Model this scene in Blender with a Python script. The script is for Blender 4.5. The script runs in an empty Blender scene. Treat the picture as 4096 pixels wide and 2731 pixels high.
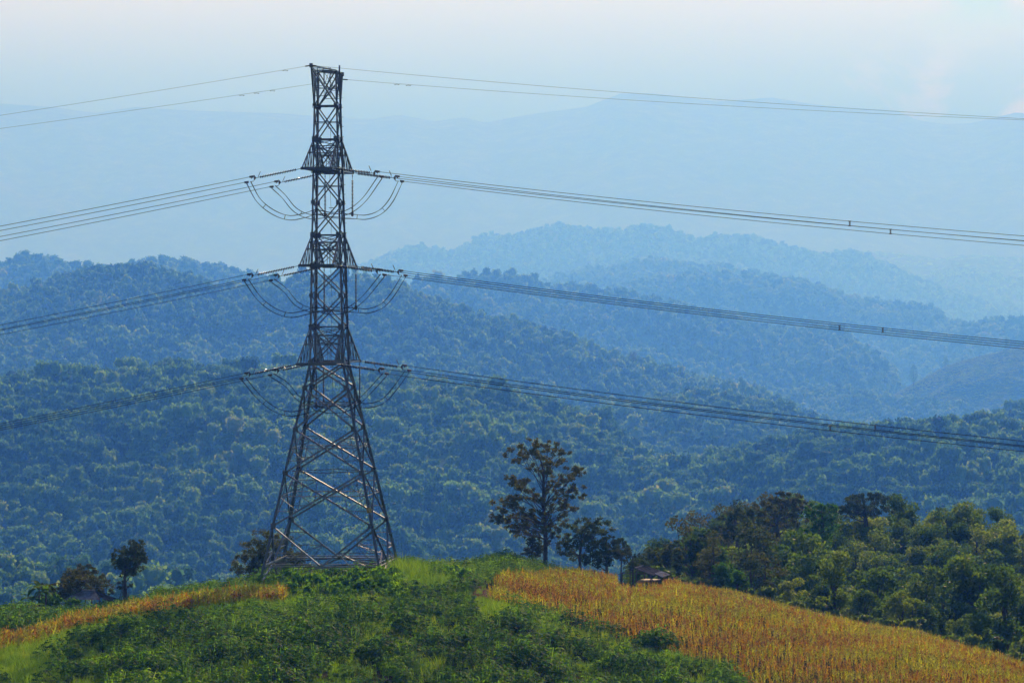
import bpy, math, random
import numpy as np
from mathutils import Vector, Matrix

# ------------------------------------------------------------------ camera, world, sun
F = 13800.0            # focal length in photo pixels (4096 wide)
HX, HY = 2048.0, 1175.0
sc = bpy.context.scene
COL = sc.collection
cam_d = bpy.data.cameras.new('camera')
cam_d.sensor_width = 36.0
cam_d.lens = F / 4096.0 * 36.0
cam_d.shift_y = (HY - 1365.5) / 4096.0
cam_d.clip_start = 0.5
cam_d.clip_end = 120000
cam = bpy.data.objects.new('camera', cam_d)
COL.objects.link(cam)
cam.location = (0, 0, 0)
cam.rotation_euler = (math.radians(90), 0, 0)
sc.camera = cam

SUN_EL = math.radians(29)
SUN_AZ = math.radians(12)      # clockwise from +Y (view direction), so a little to the right
KD = 2.2                       # how far the hills stand behind the first one
HAZE_DENS = 0.00044 / KD
HAZE_COL = (0.066, 0.275, 1.0)
SKY_STR = 0.055

w = bpy.data.worlds.new('World')
sc.world = w
w.use_nodes = True
nt = w.node_tree
for n in list(nt.nodes):
    nt.nodes.remove(n)
def wn(t, **k):
    n = nt.nodes.new(t)
    for a, b in k.items():
        setattr(n, a, b)
    return n
def math_node(tree, op, a, b=None, c=None, clamp=False):
    n = tree.nodes.new('ShaderNodeMath')
    n.operation = op
    n.use_clamp = clamp
    for i, v in enumerate((a, b, c)):
        if v is None:
            continue
        if isinstance(v, (int, float)):
            n.inputs[i].default_value = v
        else:
            tree.links.new(v, n.inputs[i])
    return n.outputs[0]
out = wn('ShaderNodeOutputWorld')
sky = wn('ShaderNodeTexSky', sky_type='NISHITA', sun_disc=False, sun_elevation=SUN_EL, sun_rotation=SUN_AZ)
sky.air_density = 1.0
sky.dust_density = 2.0
sky.ozone_density = 1.5
geo = wn('ShaderNodeTexCoord')
sep = wn('ShaderNodeSeparateXYZ')
nt.links.new(geo.outputs['Generated'], sep.inputs[0])
# cloud layer in direction space
mp = wn('ShaderNodeMapping')
mp.inputs['Scale'].default_value = (26.0, 26.0, 38.0)
mp.inputs['Location'].default_value = (3.1, 0.4, 1.7)
nt.links.new(geo.outputs['Generated'], mp.inputs[0])
nz = wn('ShaderNodeTexNoise')
nz.inputs['Scale'].default_value = 1.0
nz.inputs['Detail'].default_value = 9.0
nz.inputs['Roughness'].default_value = 0.56
nz.inputs['Distortion'].default_value = 0.5
nt.links.new(mp.outputs[0], nz.inputs['Vector'])
# more cloud to the right and higher up
bx = math_node(nt, 'MULTIPLY', math_node(nt, 'SUBTRACT', sep.outputs['X'], 0.09), 2.6)
bz = math_node(nt, 'MULTIPLY', sep.outputs['Z'], 1.0)
bsum = math_node(nt, 'ADD', bx, bz)
bsum = math_node(nt, 'MINIMUM', bsum, 0.30)
bsum = math_node(nt, 'MAXIMUM', bsum, -0.22)
cl = math_node(nt, 'ADD', nz.outputs[0], bsum)
rmp = wn('ShaderNodeValToRGB')
rmp.color_ramp.elements[0].position = 0.62
rmp.color_ramp.elements[0].color = (0, 0, 0, 1)
rmp.color_ramp.elements[1].position = 0.78
rmp.color_ramp.elements[1].color = (1, 1, 1, 1)
e = rmp.color_ramp.elements.new(0.70)
e.color = (0.55, 0.55, 0.55, 1)
nt.links.new(cl, rmp.inputs[0])
# bright veil of high cloud that hides the sun: paler and brighter upward
vr = wn('ShaderNodeValToRGB')
el = vr.color_ramp.elements
el[0].position = 0.04; el[0].color = (0.02, 0.20, 0.60, 1)
el[1].position = 0.30; el[1].color = (0.60, 0.86, 1.0, 1)
for p_, c_ in ((0.052, (0.05, 0.45, 0.75)), (0.060, (0.13, 0.78, 0.95)), (0.070, (0.29, 1.0, 1.0)), (0.086, (0.52, 1.22, 1.3)), (0.16, (0.60, 0.92, 1.0))):
    e_ = el.new(p_); e_.color = (*c_, 1)
nt.links.new(sep.outputs['Z'], vr.inputs[0])
front = math_node(nt, 'ADD', math_node(nt, 'MULTIPLY', sep.outputs['Y'], 0.8), 0.2, clamp=True)
lowdeck = math_node(nt, 'SUBTRACT', 1.35, math_node(nt, 'MULTIPLY', sep.outputs['Z'], 2.6), clamp=True)
front = math_node(nt, 'MULTIPLY', front, lowdeck)
veil = math_node(nt, 'MULTIPLY', front, math_node(nt, 'MULTIPLY', sep.outputs['Z'], 25.0, clamp=True))
skyb = wn('ShaderNodeBackground')
skyb.inputs['Strength'].default_value = SKY_STR
nt.links.new(sky.outputs[0], skyb.inputs[0])
clb = wn('ShaderNodeBackground')
clb.inputs['Color'].default_value = (0.36, 1.15, 1.0, 1)
clb.inputs['Strength'].default_value = 1.35
vb = wn('ShaderNodeBackground')
nt.links.new(vr.outputs[0], vb.inputs['Color'])
vb.inputs['Strength'].default_value = 1.3
m1 = wn('ShaderNodeMixShader')
nt.links.new(math_node(nt, 'MULTIPLY', veil, 1.0), m1.inputs[0])
nt.links.new(skyb.outputs[0], m1.inputs[1])
nt.links.new(vb.outputs[0], m1.inputs[2])
m2 = wn('ShaderNodeMixShader')
nt.links.new(math_node(nt, 'MULTIPLY', rmp.outputs[0], front), m2.inputs[0])
nt.links.new(m1.outputs[0], m2.inputs[1])
nt.links.new(clb.outputs[0], m2.inputs[2])
nt.links.new(m2.outputs[0], out.inputs[0])

sd = bpy.data.lights.new('sun', 'SUN')
sd.energy = 5.0
sd.angle = math.radians(0.53)
sd.color = (1.0, 0.94, 0.88)
sun = bpy.data.objects.new('sun', sd)
COL.objects.link(sun)
dirv = Vector((math.sin(SUN_AZ) * math.cos(SUN_EL), math.cos(SUN_AZ) * math.cos(SUN_EL), math.sin(SUN_EL)))
sun.rotation_euler = dirv.to_track_quat('Z', 'Y').to_euler()
sun.location = (0, -20, 60)

sc.view_settings.view_transform = 'Standard'
sc.view_settings.look = 'None'
sc.view_settings.exposure = 0.0
sc.view_settings.gamma = 1.0
sc.cycles.use_denoising = True
sc.cycles.volume_bounces = 5
sc.cycles.max_bounces = 9
sc.cycles.diffuse_bounces = 3
sc.cycles.glossy_bounces = 2
sc.cycles.transmission_bounces = 3

# ------------------------------------------------------------------ helpers
rng = random.Random(7)
nr = np.random.default_rng(11)

def at(x, y, D):
    """photo pixel at depth D -> world point"""
    return Vector(((x - HX) * D / F, D, (HY - y) * D / F))

def tag(o, label=None, cat=None, group=None, kind=None):
    if label: o['label'] = label
    if cat: o['category'] = cat
    if group: o['group'] = group
    if kind: o['kind'] = kind
    return o

def empty(name, loc=(0, 0, 0), rot=(0, 0, 0)):
    o = bpy.data.objects.new(name, None)
    COL.objects.link(o)
    o.location = loc
    o.rotation_euler = rot
    o.empty_display_size = 0.3
    return o

class MB:
    """collects simple shapes, builds one mesh object"""
    def __init__(s):
        s.v = []
        s.f = []
    def add(s, vs, fs):
        b = len(s.v)
        s.v.extend([tuple(p) for p in vs])
        s.f.extend([tuple(i + b for i in f) for f in fs])
    def frame(s, a, b, hint=None):
        a = Vector(a); b = Vector(b)
        d = (b - a)
        if d.length < 1e-6:
            d = Vector((0, 0, 1))
        d.normalize()
        h = Vector(hint) if hint is not None else Vector((0, 0, 1))
        if abs(d.dot(h)) > 0.97:
            h = Vector((0, 1, 0)) if abs(d.y) < 0.9 else Vector((1, 0, 0))
        x = d.cross(h).normalized()
        y = x.cross(d).normalized()
        return a, b, d, x, y
    def angle(s, a, b, size, th=0.14, hint=None, flip=1):
        """rolled steel angle (L section)"""
        a, b, d, x, y = s.frame(a, b, hint)
        t = size * th
        h = size / 2
        x = x * flip
        prof = [(-h, -h), (h, -h), (h, -h + t), (-h + t, -h + t), (-h + t, h), (-h, h)]
        vs = [a + x * p[0] + y * p[1] for p in prof] + [b + x * p[0] + y * p[1] for p in prof]
        fs = [(i, (i + 1) % 6, 6 + (i + 1) % 6, 6 + i) for i in range(6)]
        fs += [(0, 1, 2, 3), (0, 3, 4, 5), (9, 8, 7, 6), (11, 10, 9, 6)]
        s.add(vs, fs)
    def bar(s, a, b, w_, h_=None, hint=None):
        h_ = h_ or w_
        a, b, d, x, y = s.frame(a, b, hint)
        c = [(-1, -1), (1, -1), (1, 1), (-1, 1)]
        vs = [a + x * i * w_ / 2 + y * j * h_ / 2 for i, j in c] + [b + x * i * w_ / 2 + y * j * h_ / 2 for i, j in c]
        s.add(vs, [(0, 1, 5, 4), (1, 2, 6, 5), (2, 3, 7, 6), (3, 0, 4, 7), (3, 2, 1, 0), (4, 5, 6, 7)])
    def tube(s, pts, rad, n=6, cap=True):
        pts = [Vector(p) for p in pts]
        if not hasattr(rad, '__len__'):
            rad = [rad] * len(pts)
        b = len(s.v)
        ref = None
        for i, p in enumerate(pts):
            d = (pts[min(i + 1, len(pts) - 1)] - pts[max(i - 1, 0)])
            if d.length < 1e-7:
                d = Vector((0, 0, 1))
            d.normalize()
            if ref is None or abs(ref.dot(d)) > 0.98:
                ref = Vector((0, 0, 1)) if abs(d.z) < 0.9 else Vector((1, 0, 0))
            x = d.cross(ref).normalized()
            y = d.cross(x).normalized()
            ref = y.cross(d).normalized() if False else ref
            for k in range(n):
                t = 2 * math.pi * k / n
                s.v.append(tuple(p + (x * math.cos(t) + y * math.sin(t)) * rad[i]))
        for i in range(len(pts) - 1):
            for k in range(n):
                k2 = (k + 1) % n
                s.f.append((b + i * n + k, b + i * n + k2, b + (i + 1) * n + k2, b + (i + 1) * n + k))
        if cap:
            s.f.append(tuple(b + k for k in range(n))[::-1])
            s.f.append(tuple(b + (len(pts) - 1) * n + k for k in range(n)))
    def plate(s, c, u, v_, n_, su, sv, t):
        c = Vector(c); u = Vector(u).normalized(); v_ = Vector(v_).normalized(); n_ = Vector(n_).normalized()
        vs = []
        for k in (-1, 1):
            for i, j in ((-1, -1), (1, -1), (1, 1), (-1, 1)):
                vs.append(c + u * i * su / 2 + v_ * j * sv / 2 + n_ * k * t / 2)
        s.add(vs, [(3, 2, 1, 0), (4, 5, 6, 7), (0, 1, 5, 4), (1, 2, 6, 5), (2, 3, 7, 6), (3, 0, 4, 7)])
    def build(s, name, mat, parent=None, smooth=False, loc=None):
        me = bpy.data.meshes.new(name)
        me.from_pydata(s.v, [], s.f)
        me.update()
        if smooth:
            me.polygons.foreach_set('use_smooth', [True] * len(me.polygons))
        if mat: me.materials.append(mat)
        o = bpy.data.objects.new(name, me)
        COL.objects.link(o)
        if parent: o.parent = parent
        if loc: o.location = loc
        return o

def np_mesh(name, verts, faces, mat, smooth=False, link=True, parent=None):
    """verts Nx3, faces Mxk (all same k)"""
    me = bpy.data.meshes.new(name)
    verts = np.asarray(verts, dtype=np.float32)
    faces = np.asarray(faces, dtype=np.int32)
    k = faces.shape[1]
    me.vertices.add(len(verts))
    me.vertices.foreach_set('co', verts.ravel())
    me.loops.add(faces.size)
    me.loops.foreach_set('vertex_index', faces.ravel())
    me.polygons.add(len(faces))
    me.polygons.foreach_set('loop_start', np.arange(0, faces.size, k, dtype=np.int32))
    if smooth:
        me.polygons.foreach_set('use_smooth', np.ones(len(faces), dtype=bool))
    me.update(calc_edges=True)
    me.validate()
    if mat: me.materials.append(mat)
    o = bpy.data.objects.new(name, me)
    if link: COL.objects.link(o)
    if parent: o.parent = parent
    return o

# ---- numpy value noise
_perm = np.random.default_rng(5).random((256, 256)).astype(np.float64)
def vnoise(x, y):
    xi = np.floor(x).astype(int); yi = np.floor(y).astype(int)
    xf = x - xi; yf = y - yi
    xf = xf * xf * (3 - 2 * xf); yf = yf * yf * (3 - 2 * yf)
    a = _perm[xi % 256, yi % 256]; b = _perm[(xi + 1) % 256, yi % 256]
    c = _perm[xi % 256, (yi + 1) % 256]; d = _perm[(xi + 1) % 256, (yi + 1) % 256]
    return (a * (1 - xf) + b * xf) * (1 - yf) + (c * (1 - xf) + d * xf) * yf
def fbm(x, y, o=4):
    s = 0; a = 0.5
    for i in range(o):
        s = s + a * (vnoise(x + 17.3 * i, y - 9.1 * i) * 2 - 1)
        x = x * 2.03; y = y * 2.03; a *= 0.5
    return s

# ------------------------------------------------------------------ materials
def mat_new(name):
    m = bpy.data.materials.new(name)
    m.use_nodes = True
    t = m.node_tree
    for n in list(t.nodes):
        t.nodes.remove(n)
    o = t.nodes.new('ShaderNodeOutputMaterial')
    return m, t, o

def ramp(t, fac, stops):
    r = t.nodes.new('ShaderNodeValToRGB')
    el = r.color_ramp.elements
    el[0].position, el[0].color = stops[0][0], (*stops[0][1], 1)
    el[1].position, el[1].color = stops[-1][0], (*stops[-1][1], 1)
    for p, c in stops[1:-1]:
        e_ = el.new(p); e_.color = (*c, 1)
    t.links.new(fac, r.inputs[0])
    return r.outputs[0]

def noise(t, scale, detail=4, rough=0.55, coord='Object', vec=None):
    n = t.nodes.new('ShaderNodeTexNoise')
    n.inputs['Scale'].default_value = scale
    n.inputs['Detail'].default_value = detail
    n.inputs['Roughness'].default_value = rough
    if vec is None:
        c = t.nodes.new('ShaderNodeTexCoord')
        vec = c.outputs[coord]
    t.links.new(vec, n.inputs['Vector'])
    return n.outputs[0]

def leaf_mat(name, stops, trans=0.4, tcol=1.5, rough=0.5, spec=0.02, nscale=0.9, wi=0.45, wl=0.25):
    """foliage: colour varies per plant and inside the plant, some light passes through the leaf"""
    m, t, o = mat_new(name)
    oi = t.nodes.new('ShaderNodeObjectInfo')
    g = t.nodes.new('ShaderNodeNewGeometry')
    n = noise(t, nscale, 5 if nscale < 0.01 else 3, 0.68 if nscale < 0.01 else 0.6, vec=g.outputs['Position'])
    a = math_node(t, 'MULTIPLY', oi.outputs['Random'], wi)
    b = math_node(t, 'MULTIPLY', g.outputs['Random Per Island'], wl)
    c = math_node(t, 'MULTIPLY', math_node(t, 'SUBTRACT', n, 0.35), 1.0)
    f = math_node(t, 'ADD', math_node(t, 'ADD', a, b), c)
    col = ramp(t, f, stops)
    df = t.nodes.new('ShaderNodeBsdfDiffuse')
    t.links.new(col, df.inputs[0])
    gl = t.nodes.new('ShaderNodeBsdfGlossy')
    gl.inputs['Roughness'].default_value = rough
    p = t.nodes.new('ShaderNodeMixShader')
    p.inputs[0].default_value = spec
    t.links.new(df.outputs[0], p.inputs[1])
    t.links.new(gl.outputs[0], p.inputs[2])
    tr = t.nodes.new('ShaderNodeBsdfTranslucent')
    mul = t.nodes.new('ShaderNodeMix')
    mul.data_type = 'RGBA'; mul.blend_type = 'MULTIPLY'
    mul.inputs[0].default_value = 1.0
    t.links.new(col, mul.inputs[6])
    mul.inputs[7].default_value = (tcol * 1.15, tcol * 1.1, tcol * 0.5, 1)
    t.links.new(mul.outputs[2], tr.inputs[0])
    mx = t.nodes.new('ShaderNodeMixShader')
    mx.inputs[0].default_value = trans
    t.links.new(p.outputs[0], mx.inputs[1])
    t.links.new(tr.outputs[0], mx.inputs[2])
    t.links.new(mx.outputs[0], o.inputs[0])
    return m

def solid_mat(name, stops, rough=0.8, metal=0.0, nscale=3.0, bump=0.0, spec=0.5, detail=5, coord='Object', rr=None):
    m, t, o = mat_new(name)
    n = noise(t, nscale, detail, 0.6, coord)
    col = ramp(t, n, stops)
    p = t.nodes.new('ShaderNodeBsdfPrincipled')
    p.inputs['Roughness'].default_value = rough
    if rr:
        n2 = noise(t, nscale * 2.7, 3, 0.6, coord)
        mr = t.nodes.new('ShaderNodeMapRange')
        mr.inputs['From Min'].default_value = 0.3; mr.inputs['From Max'].default_value = 0.7
        mr.inputs['To Min'].default_value = rr[0]; mr.inputs['To Max'].default_value = rr[1]
        t.links.new(n2, mr.inputs['Value'])
        t.links.new(mr.outputs[0], p.inputs['Roughness'])
    p.inputs['Metallic'].default_value = metal
    p.inputs['Specular IOR Level'].default_value = spec
    t.links.new(col, p.inputs['Base Color'])
    if bump:
        b = t.nodes.new('ShaderNodeBump')
        b.inputs['Strength'].default_value = bump
        b.inputs['Distance'].default_value = 0.05
        t.links.new(n, b.inputs['Height'])
        t.links.new(b.outputs[0], p.inputs['Normal'])
    t.links.new(p.outputs[0], o.inputs[0])
    return m

M = {}
M['forest'] = leaf_mat('forest_leaves', [(0.15, (0.015, 0.055, 0.018)), (0.4, (0.045, 0.14, 0.034)), (0.7, (0.15, 0.31, 0.045)), (1.0, (0.30, 0.34, 0.06))], trans=0.42, nscale=0.0065, rough=0.5, spec=0.02)  # broad tone patches: mixed species, plus sunlit and shaded slopes put into the colour
M['rubber'] = leaf_mat('rubber_leaves', [(0.15, (0.020, 0.050, 0.010)), (0.45, (0.055, 0.115, 0.014)), (0.8, (0.14, 0.20, 0.018)), (1.0, (0.28, 0.30, 0.02))], trans=0.5, tcol=1.9, nscale=0.25, rough=0.4, spec=0.03)
M['darkleaf'] = leaf_mat('dark_leaves', [(0.15, (0.020, 0.036, 0.010)), (0.5, (0.045, 0.075, 0.016)), (0.9, (0.10, 0.11, 0.02)), (1.0, (0.17, 0.14, 0.02))], trans=0.45, nscale=0.6)
M['brownleaf'] = leaf_mat('brown_green_leaves', [(0.15, (0.030, 0.042, 0.012)), (0.5, (0.065, 0.082, 0.018)), (0.9, (0.12, 0.12, 0.025)), (1.0, (0.18, 0.13, 0.03))], trans=0.45, nscale=0.6)
M['yellowleaf'] = leaf_mat('yellow_green_leaves', [(0.15, (0.06, 0.075, 0.012)), (0.6, (0.13, 0.13, 0.015)), (1.0, (0.2, 0.17, 0.02))], trans=0.4, nscale=0.6)
M['cassava'] = leaf_mat('cassava_leaves', [(0.1, (0.012, 0.040, 0.004)), (0.45, (0.045, 0.135, 0.006)), (0.8, (0.15, 0.30, 0.010)), (1.0, (0.28, 0.36, 0.02))], trans=0.52, tcol=2.0, nscale=0.12, rough=0.42, spec=0.015)
M['grass'] = leaf_mat('grass_blades', [(0.1, (0.06, 0.14, 0.010)), (0.6, (0.17, 0.32, 0.012)), (1.0, (0.34, 0.34, 0.04))], trans=0.5, tcol=1.6, nscale=0.1)
M['corn_dry'] = leaf_mat('dry_corn_leaves', [(0.1, (0.09, 0.040, 0.010)), (0.4, (0.27, 0.120, 0.016)), (0.65, (0.45, 0.25, 0.018)), (0.85, (0.42, 0.38, 0.03)), (1.0, (0.30, 0.38, 0.03))], trans=0.5, tcol=1.6, nscale=0.12, wi=0.2, wl=0.62)
M['corn_green'] = leaf_mat('ripening_corn_leaves', [(0.1, (0.14, 0.09, 0.014)), (0.4, (0.20, 0.22, 0.016)), (0.7, (0.38, 0.42, 0.02)), (1.0, (0.55, 0.50, 0.03))], trans=0.55, tcol=1.6, nscale=0.12, wi=0.2, wl=0.62)
M['banana'] = leaf_mat('banana_leaves', [(0.1, (0.04, 0.10, 0.015)), (0.6, (0.08, 0.18, 0.02)), (1.0, (0.2, 0.2, 0.03))], trans=0.5, nscale=0.8)
M['bark'] = solid_mat('bark', [(0.3, (0.035, 0.028, 0.022)), (0.7, (0.11, 0.09, 0.07))], rough=0.9, nscale=4, bump=0.6)
M['steel'] = solid_mat('galvanised_steel', [(0.3, (0.10, 0.11, 0.125)), (0.7, (0.20, 0.21, 0.23))], rough=0.35, metal=0.6, nscale=0.7, rr=(0.24, 0.42))
M['steel_lit'] = solid_mat('lit_galvanised_steel', [(0.3, (0.16, 0.17, 0.19)), (0.7, (0.30, 0.31, 0.34))], rough=0.35, metal=0.85, nscale=0.7, rr=(0.25, 0.45))  # same steel in a paler tone; glints on lower members put into the colour
M['wire'] = solid_mat('aluminium_conductor', [(0.3, (0.03, 0.03, 0.03)), (0.7, (0.06, 0.06, 0.06))], rough=0.5, metal=0.2, nscale=1)
M['porcelain'] = solid_mat('brown_glazed_porcelain', [(0.3, (0.03, 0.018, 0.014)), (0.7, (0.055, 0.03, 0.02))], rough=0.15, nscale=2)
M['iron'] = solid_mat('dark_iron', [(0.3, (0.05, 0.045, 0.04)), (0.7, (0.10, 0.085, 0.075))], rough=0.55, metal=0.4, nscale=5)
M['concrete'] = solid_mat('concrete', [(0.3, (0.22, 0.21, 0.19)), (0.7, (0.38, 0.36, 0.33))], rough=0.9, nscale=6)
M['yellow'] = solid_mat('yellow_paint', [(0.3, (0.45, 0.25, 0.01)), (0.7, (0.6, 0.36, 0.02))], rough=0.5, nscale=6)
M['bamboo'] = solid_mat('weathered_bamboo', [(0.3, (0.07, 0.05, 0.035)), (0.7, (0.17, 0.12, 0.08))], rough=0.8, nscale=6)
M['straw'] = solid_mat('split_bamboo_floor', [(0.3, (0.16, 0.11, 0.05)), (0.7, (0.28, 0.20, 0.09))], rough=0.7, nscale=9)

def roof_mat(name, c1, c2, c3, scale=2.0):
    m, t, o = mat_new(name)
    n = noise(t, scale, 6, 0.65)
    col = ramp(t, n, [(0.3, c1), (0.5, c2), (0.7, c3)])
    p = t.nodes.new('ShaderNodeBsdfPrincipled')
    p.inputs['Roughness'].default_value = 0.9
    p.inputs['Specular IOR Level'].default_value = 0.0
    t.links.new(col, p.inputs['Base Color'])
    t.links.new(p.outputs[0], o.inputs[0])
    return m
M['tin'] = roof_mat('rusty_corrugated_iron', (0.13, 0.07, 0.06), (0.20, 0.21, 0.24), (0.34, 0.36, 0.40))
M['slate'] = roof_mat('grey_fibre_roof', (0.04, 0.035, 0.038), (0.08, 0.075, 0.08), (0.15, 0.145, 0.155))

def ground_mat():
    m, t, o = mat_new('hill_soil')
    g = t.nodes.new('ShaderNodeNewGeometry')
    n1 = noise(t, 0.12, 6, 0.6, vec=g.outputs['Position'])
    n2 = noise(t, 2.2, 5, 0.65, vec=g.outputs['Position'])
    c1 = ramp(t, n1, [(0.35, (0.018, 0.036, 0.010)), (0.5, (0.032, 0.052, 0.014)), (0.68, (0.07, 0.055, 0.03))])  # weedy soil, its greens darkened to put shade between plants into the colour
    c2 = ramp(t, n2, [(0.3, (0.5, 0.5, 0.5)), (0.7, (1.25, 1.2, 1.1))])
    mx = t.nodes.new('ShaderNodeMix'); mx.data_type = 'RGBA'; mx.blend_type = 'MULTIPLY'
    mx.inputs[0].default_value = 1
    t.links.new(c1, mx.inputs[6]); t.links.new(c2, mx.inputs[7])
    p = t.nodes.new('ShaderNodeBsdfDiffuse')
    t.links.new(mx.outputs[2], p.inputs['Color'])
    b = t.nodes.new('ShaderNodeBump'); b.inputs['Strength'].default_value = 0.8; b.inputs['Distance'].default_value = 0.2
    t.links.new(n2, b.inputs['Height']); t.links.new(b.outputs[0], p.inputs['Normal'])
    t.links.new(p.outputs[0], o.inputs[0])
    return m
M['soil'] = ground_mat()
M['earth'] = solid_mat('bare_earth_path', [(0.3, (0.10, 0.06, 0.04)), (0.7, (0.19, 0.12, 0.085))], rough=0.95, nscale=1.5, bump=0.4, spec=0.0)

def hills_mat():
    m, t, o = mat_new('forest_floor')
    g = t.nodes.new('ShaderNodeNewGeometry')
    n1 = noise(t, 0.006, 7, 0.6, vec=g.outputs['Position'])
    n2 = noise(t, 0.05, 6, 0.7, vec=g.outputs['Position'])
    c1 = ramp(t, n1, [(0.35, (0.03, 0.085, 0.02)), (0.52, (0.07, 0.15, 0.03)), (0.68, (0.15, 0.20, 0.05))])
    c2 = ramp(t, n2, [(0.3, (0.45, 0.45, 0.45)), (0.7, (1.3, 1.3, 1.2))])
    mx = t.nodes.new('ShaderNodeMix'); mx.data_type = 'RGBA'; mx.blend_type = 'MULTIPLY'
    mx.inputs[0].default_value = 1
    t.links.new(c1, mx.inputs[6]); t.links.new(c2, mx.inputs[7])
    p = t.nodes.new('ShaderNodeBsdfDiffuse')
    t.links.new(mx.outputs[2], p.inputs['Color'])
    t.links.new(p.outputs[0], o.inputs[0])
    return m
M['hills'] = hills_mat()

# ------------------------------------------------------------------ terrain
FLOOR = -330.0
FK = 0.00065
crest_pts = [(-14000, 2900), (-900, 2545), (0, 2500), (330, 2480), (470, 2452), (700, 2395), (1000, 2352), (1200, 2330), (1340, 2314), (1474, 2300), (1640, 2275),
             (1838, 2288), (1995, 2247), (2100, 2262), (2250, 2302), (2483, 2335), (2701, 2352), (2884, 2392), (3072, 2438), (3246, 2487),
             (3438, 2530), (3660, 2563), (3856, 2620), (3986, 2650), (4096, 2697), (4500, 2850), (5000, 3080), (14000, 5000)]
dc_pts = [(-14000, 260), (-900, 292), (0, 300), (1300, 320), (2200, 330), (2800, 322), (3400, 300), (4096, 270), (5000, 250), (14000, 220)]
def interp(x, pts):
    return np.interp(x, [p[0] for p in pts], [p[1] for p in pts])

def z_front(X, Y):
    """the cultivated hill with the tower on it, and the slope below the camera"""
    Y = np.maximum(np.asarray(Y, dtype=float), 1.0)
    xp = HX + F * np.asarray(X, dtype=float) / Y
    xp = np.clip(xp, -14000, 14000)
    dc = interp(xp, dc_pts)
    m_ = -(interp(xp, crest_pts) - HY) / F
    d = Y - dc
    q = np.where(d > 110, 110 * 110 + (d - 110) * 220, d * d)
    z = m_ * Y - FK * q
    z = z + 0.22 * fbm(X / 9.0, Y / 9.0, 3) * np.clip(Y / 150 - 0.6, 0, 1)
    R = np.sqrt(np.asarray(X) ** 2 + Y * Y)
    zc = -1.8 - 0.45 * np.maximum(R - 2.0, 0)
    return np.maximum(np.maximum(z, zc), FLOOR)

def gz(X, Y):
    return float(z_front(np.array([X]), np.array([Y]))[0])

def ground_at(xp, yp):
    """world point of the front hill seen at photo pixel (xp, yp)"""
    lo, hi = 120.0, float(interp(xp, dc_pts))
    for _ in range(40):
        D = (lo + hi) / 2
        X = (xp - HX) * D / F
        y = HY - F * gz(X, D) / D
        if y > yp: lo = D
        else: hi = D
    D = (lo + hi) / 2
    X = (xp - HX) * D / F
    return Vector((X, D, gz(X, D)))

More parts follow.
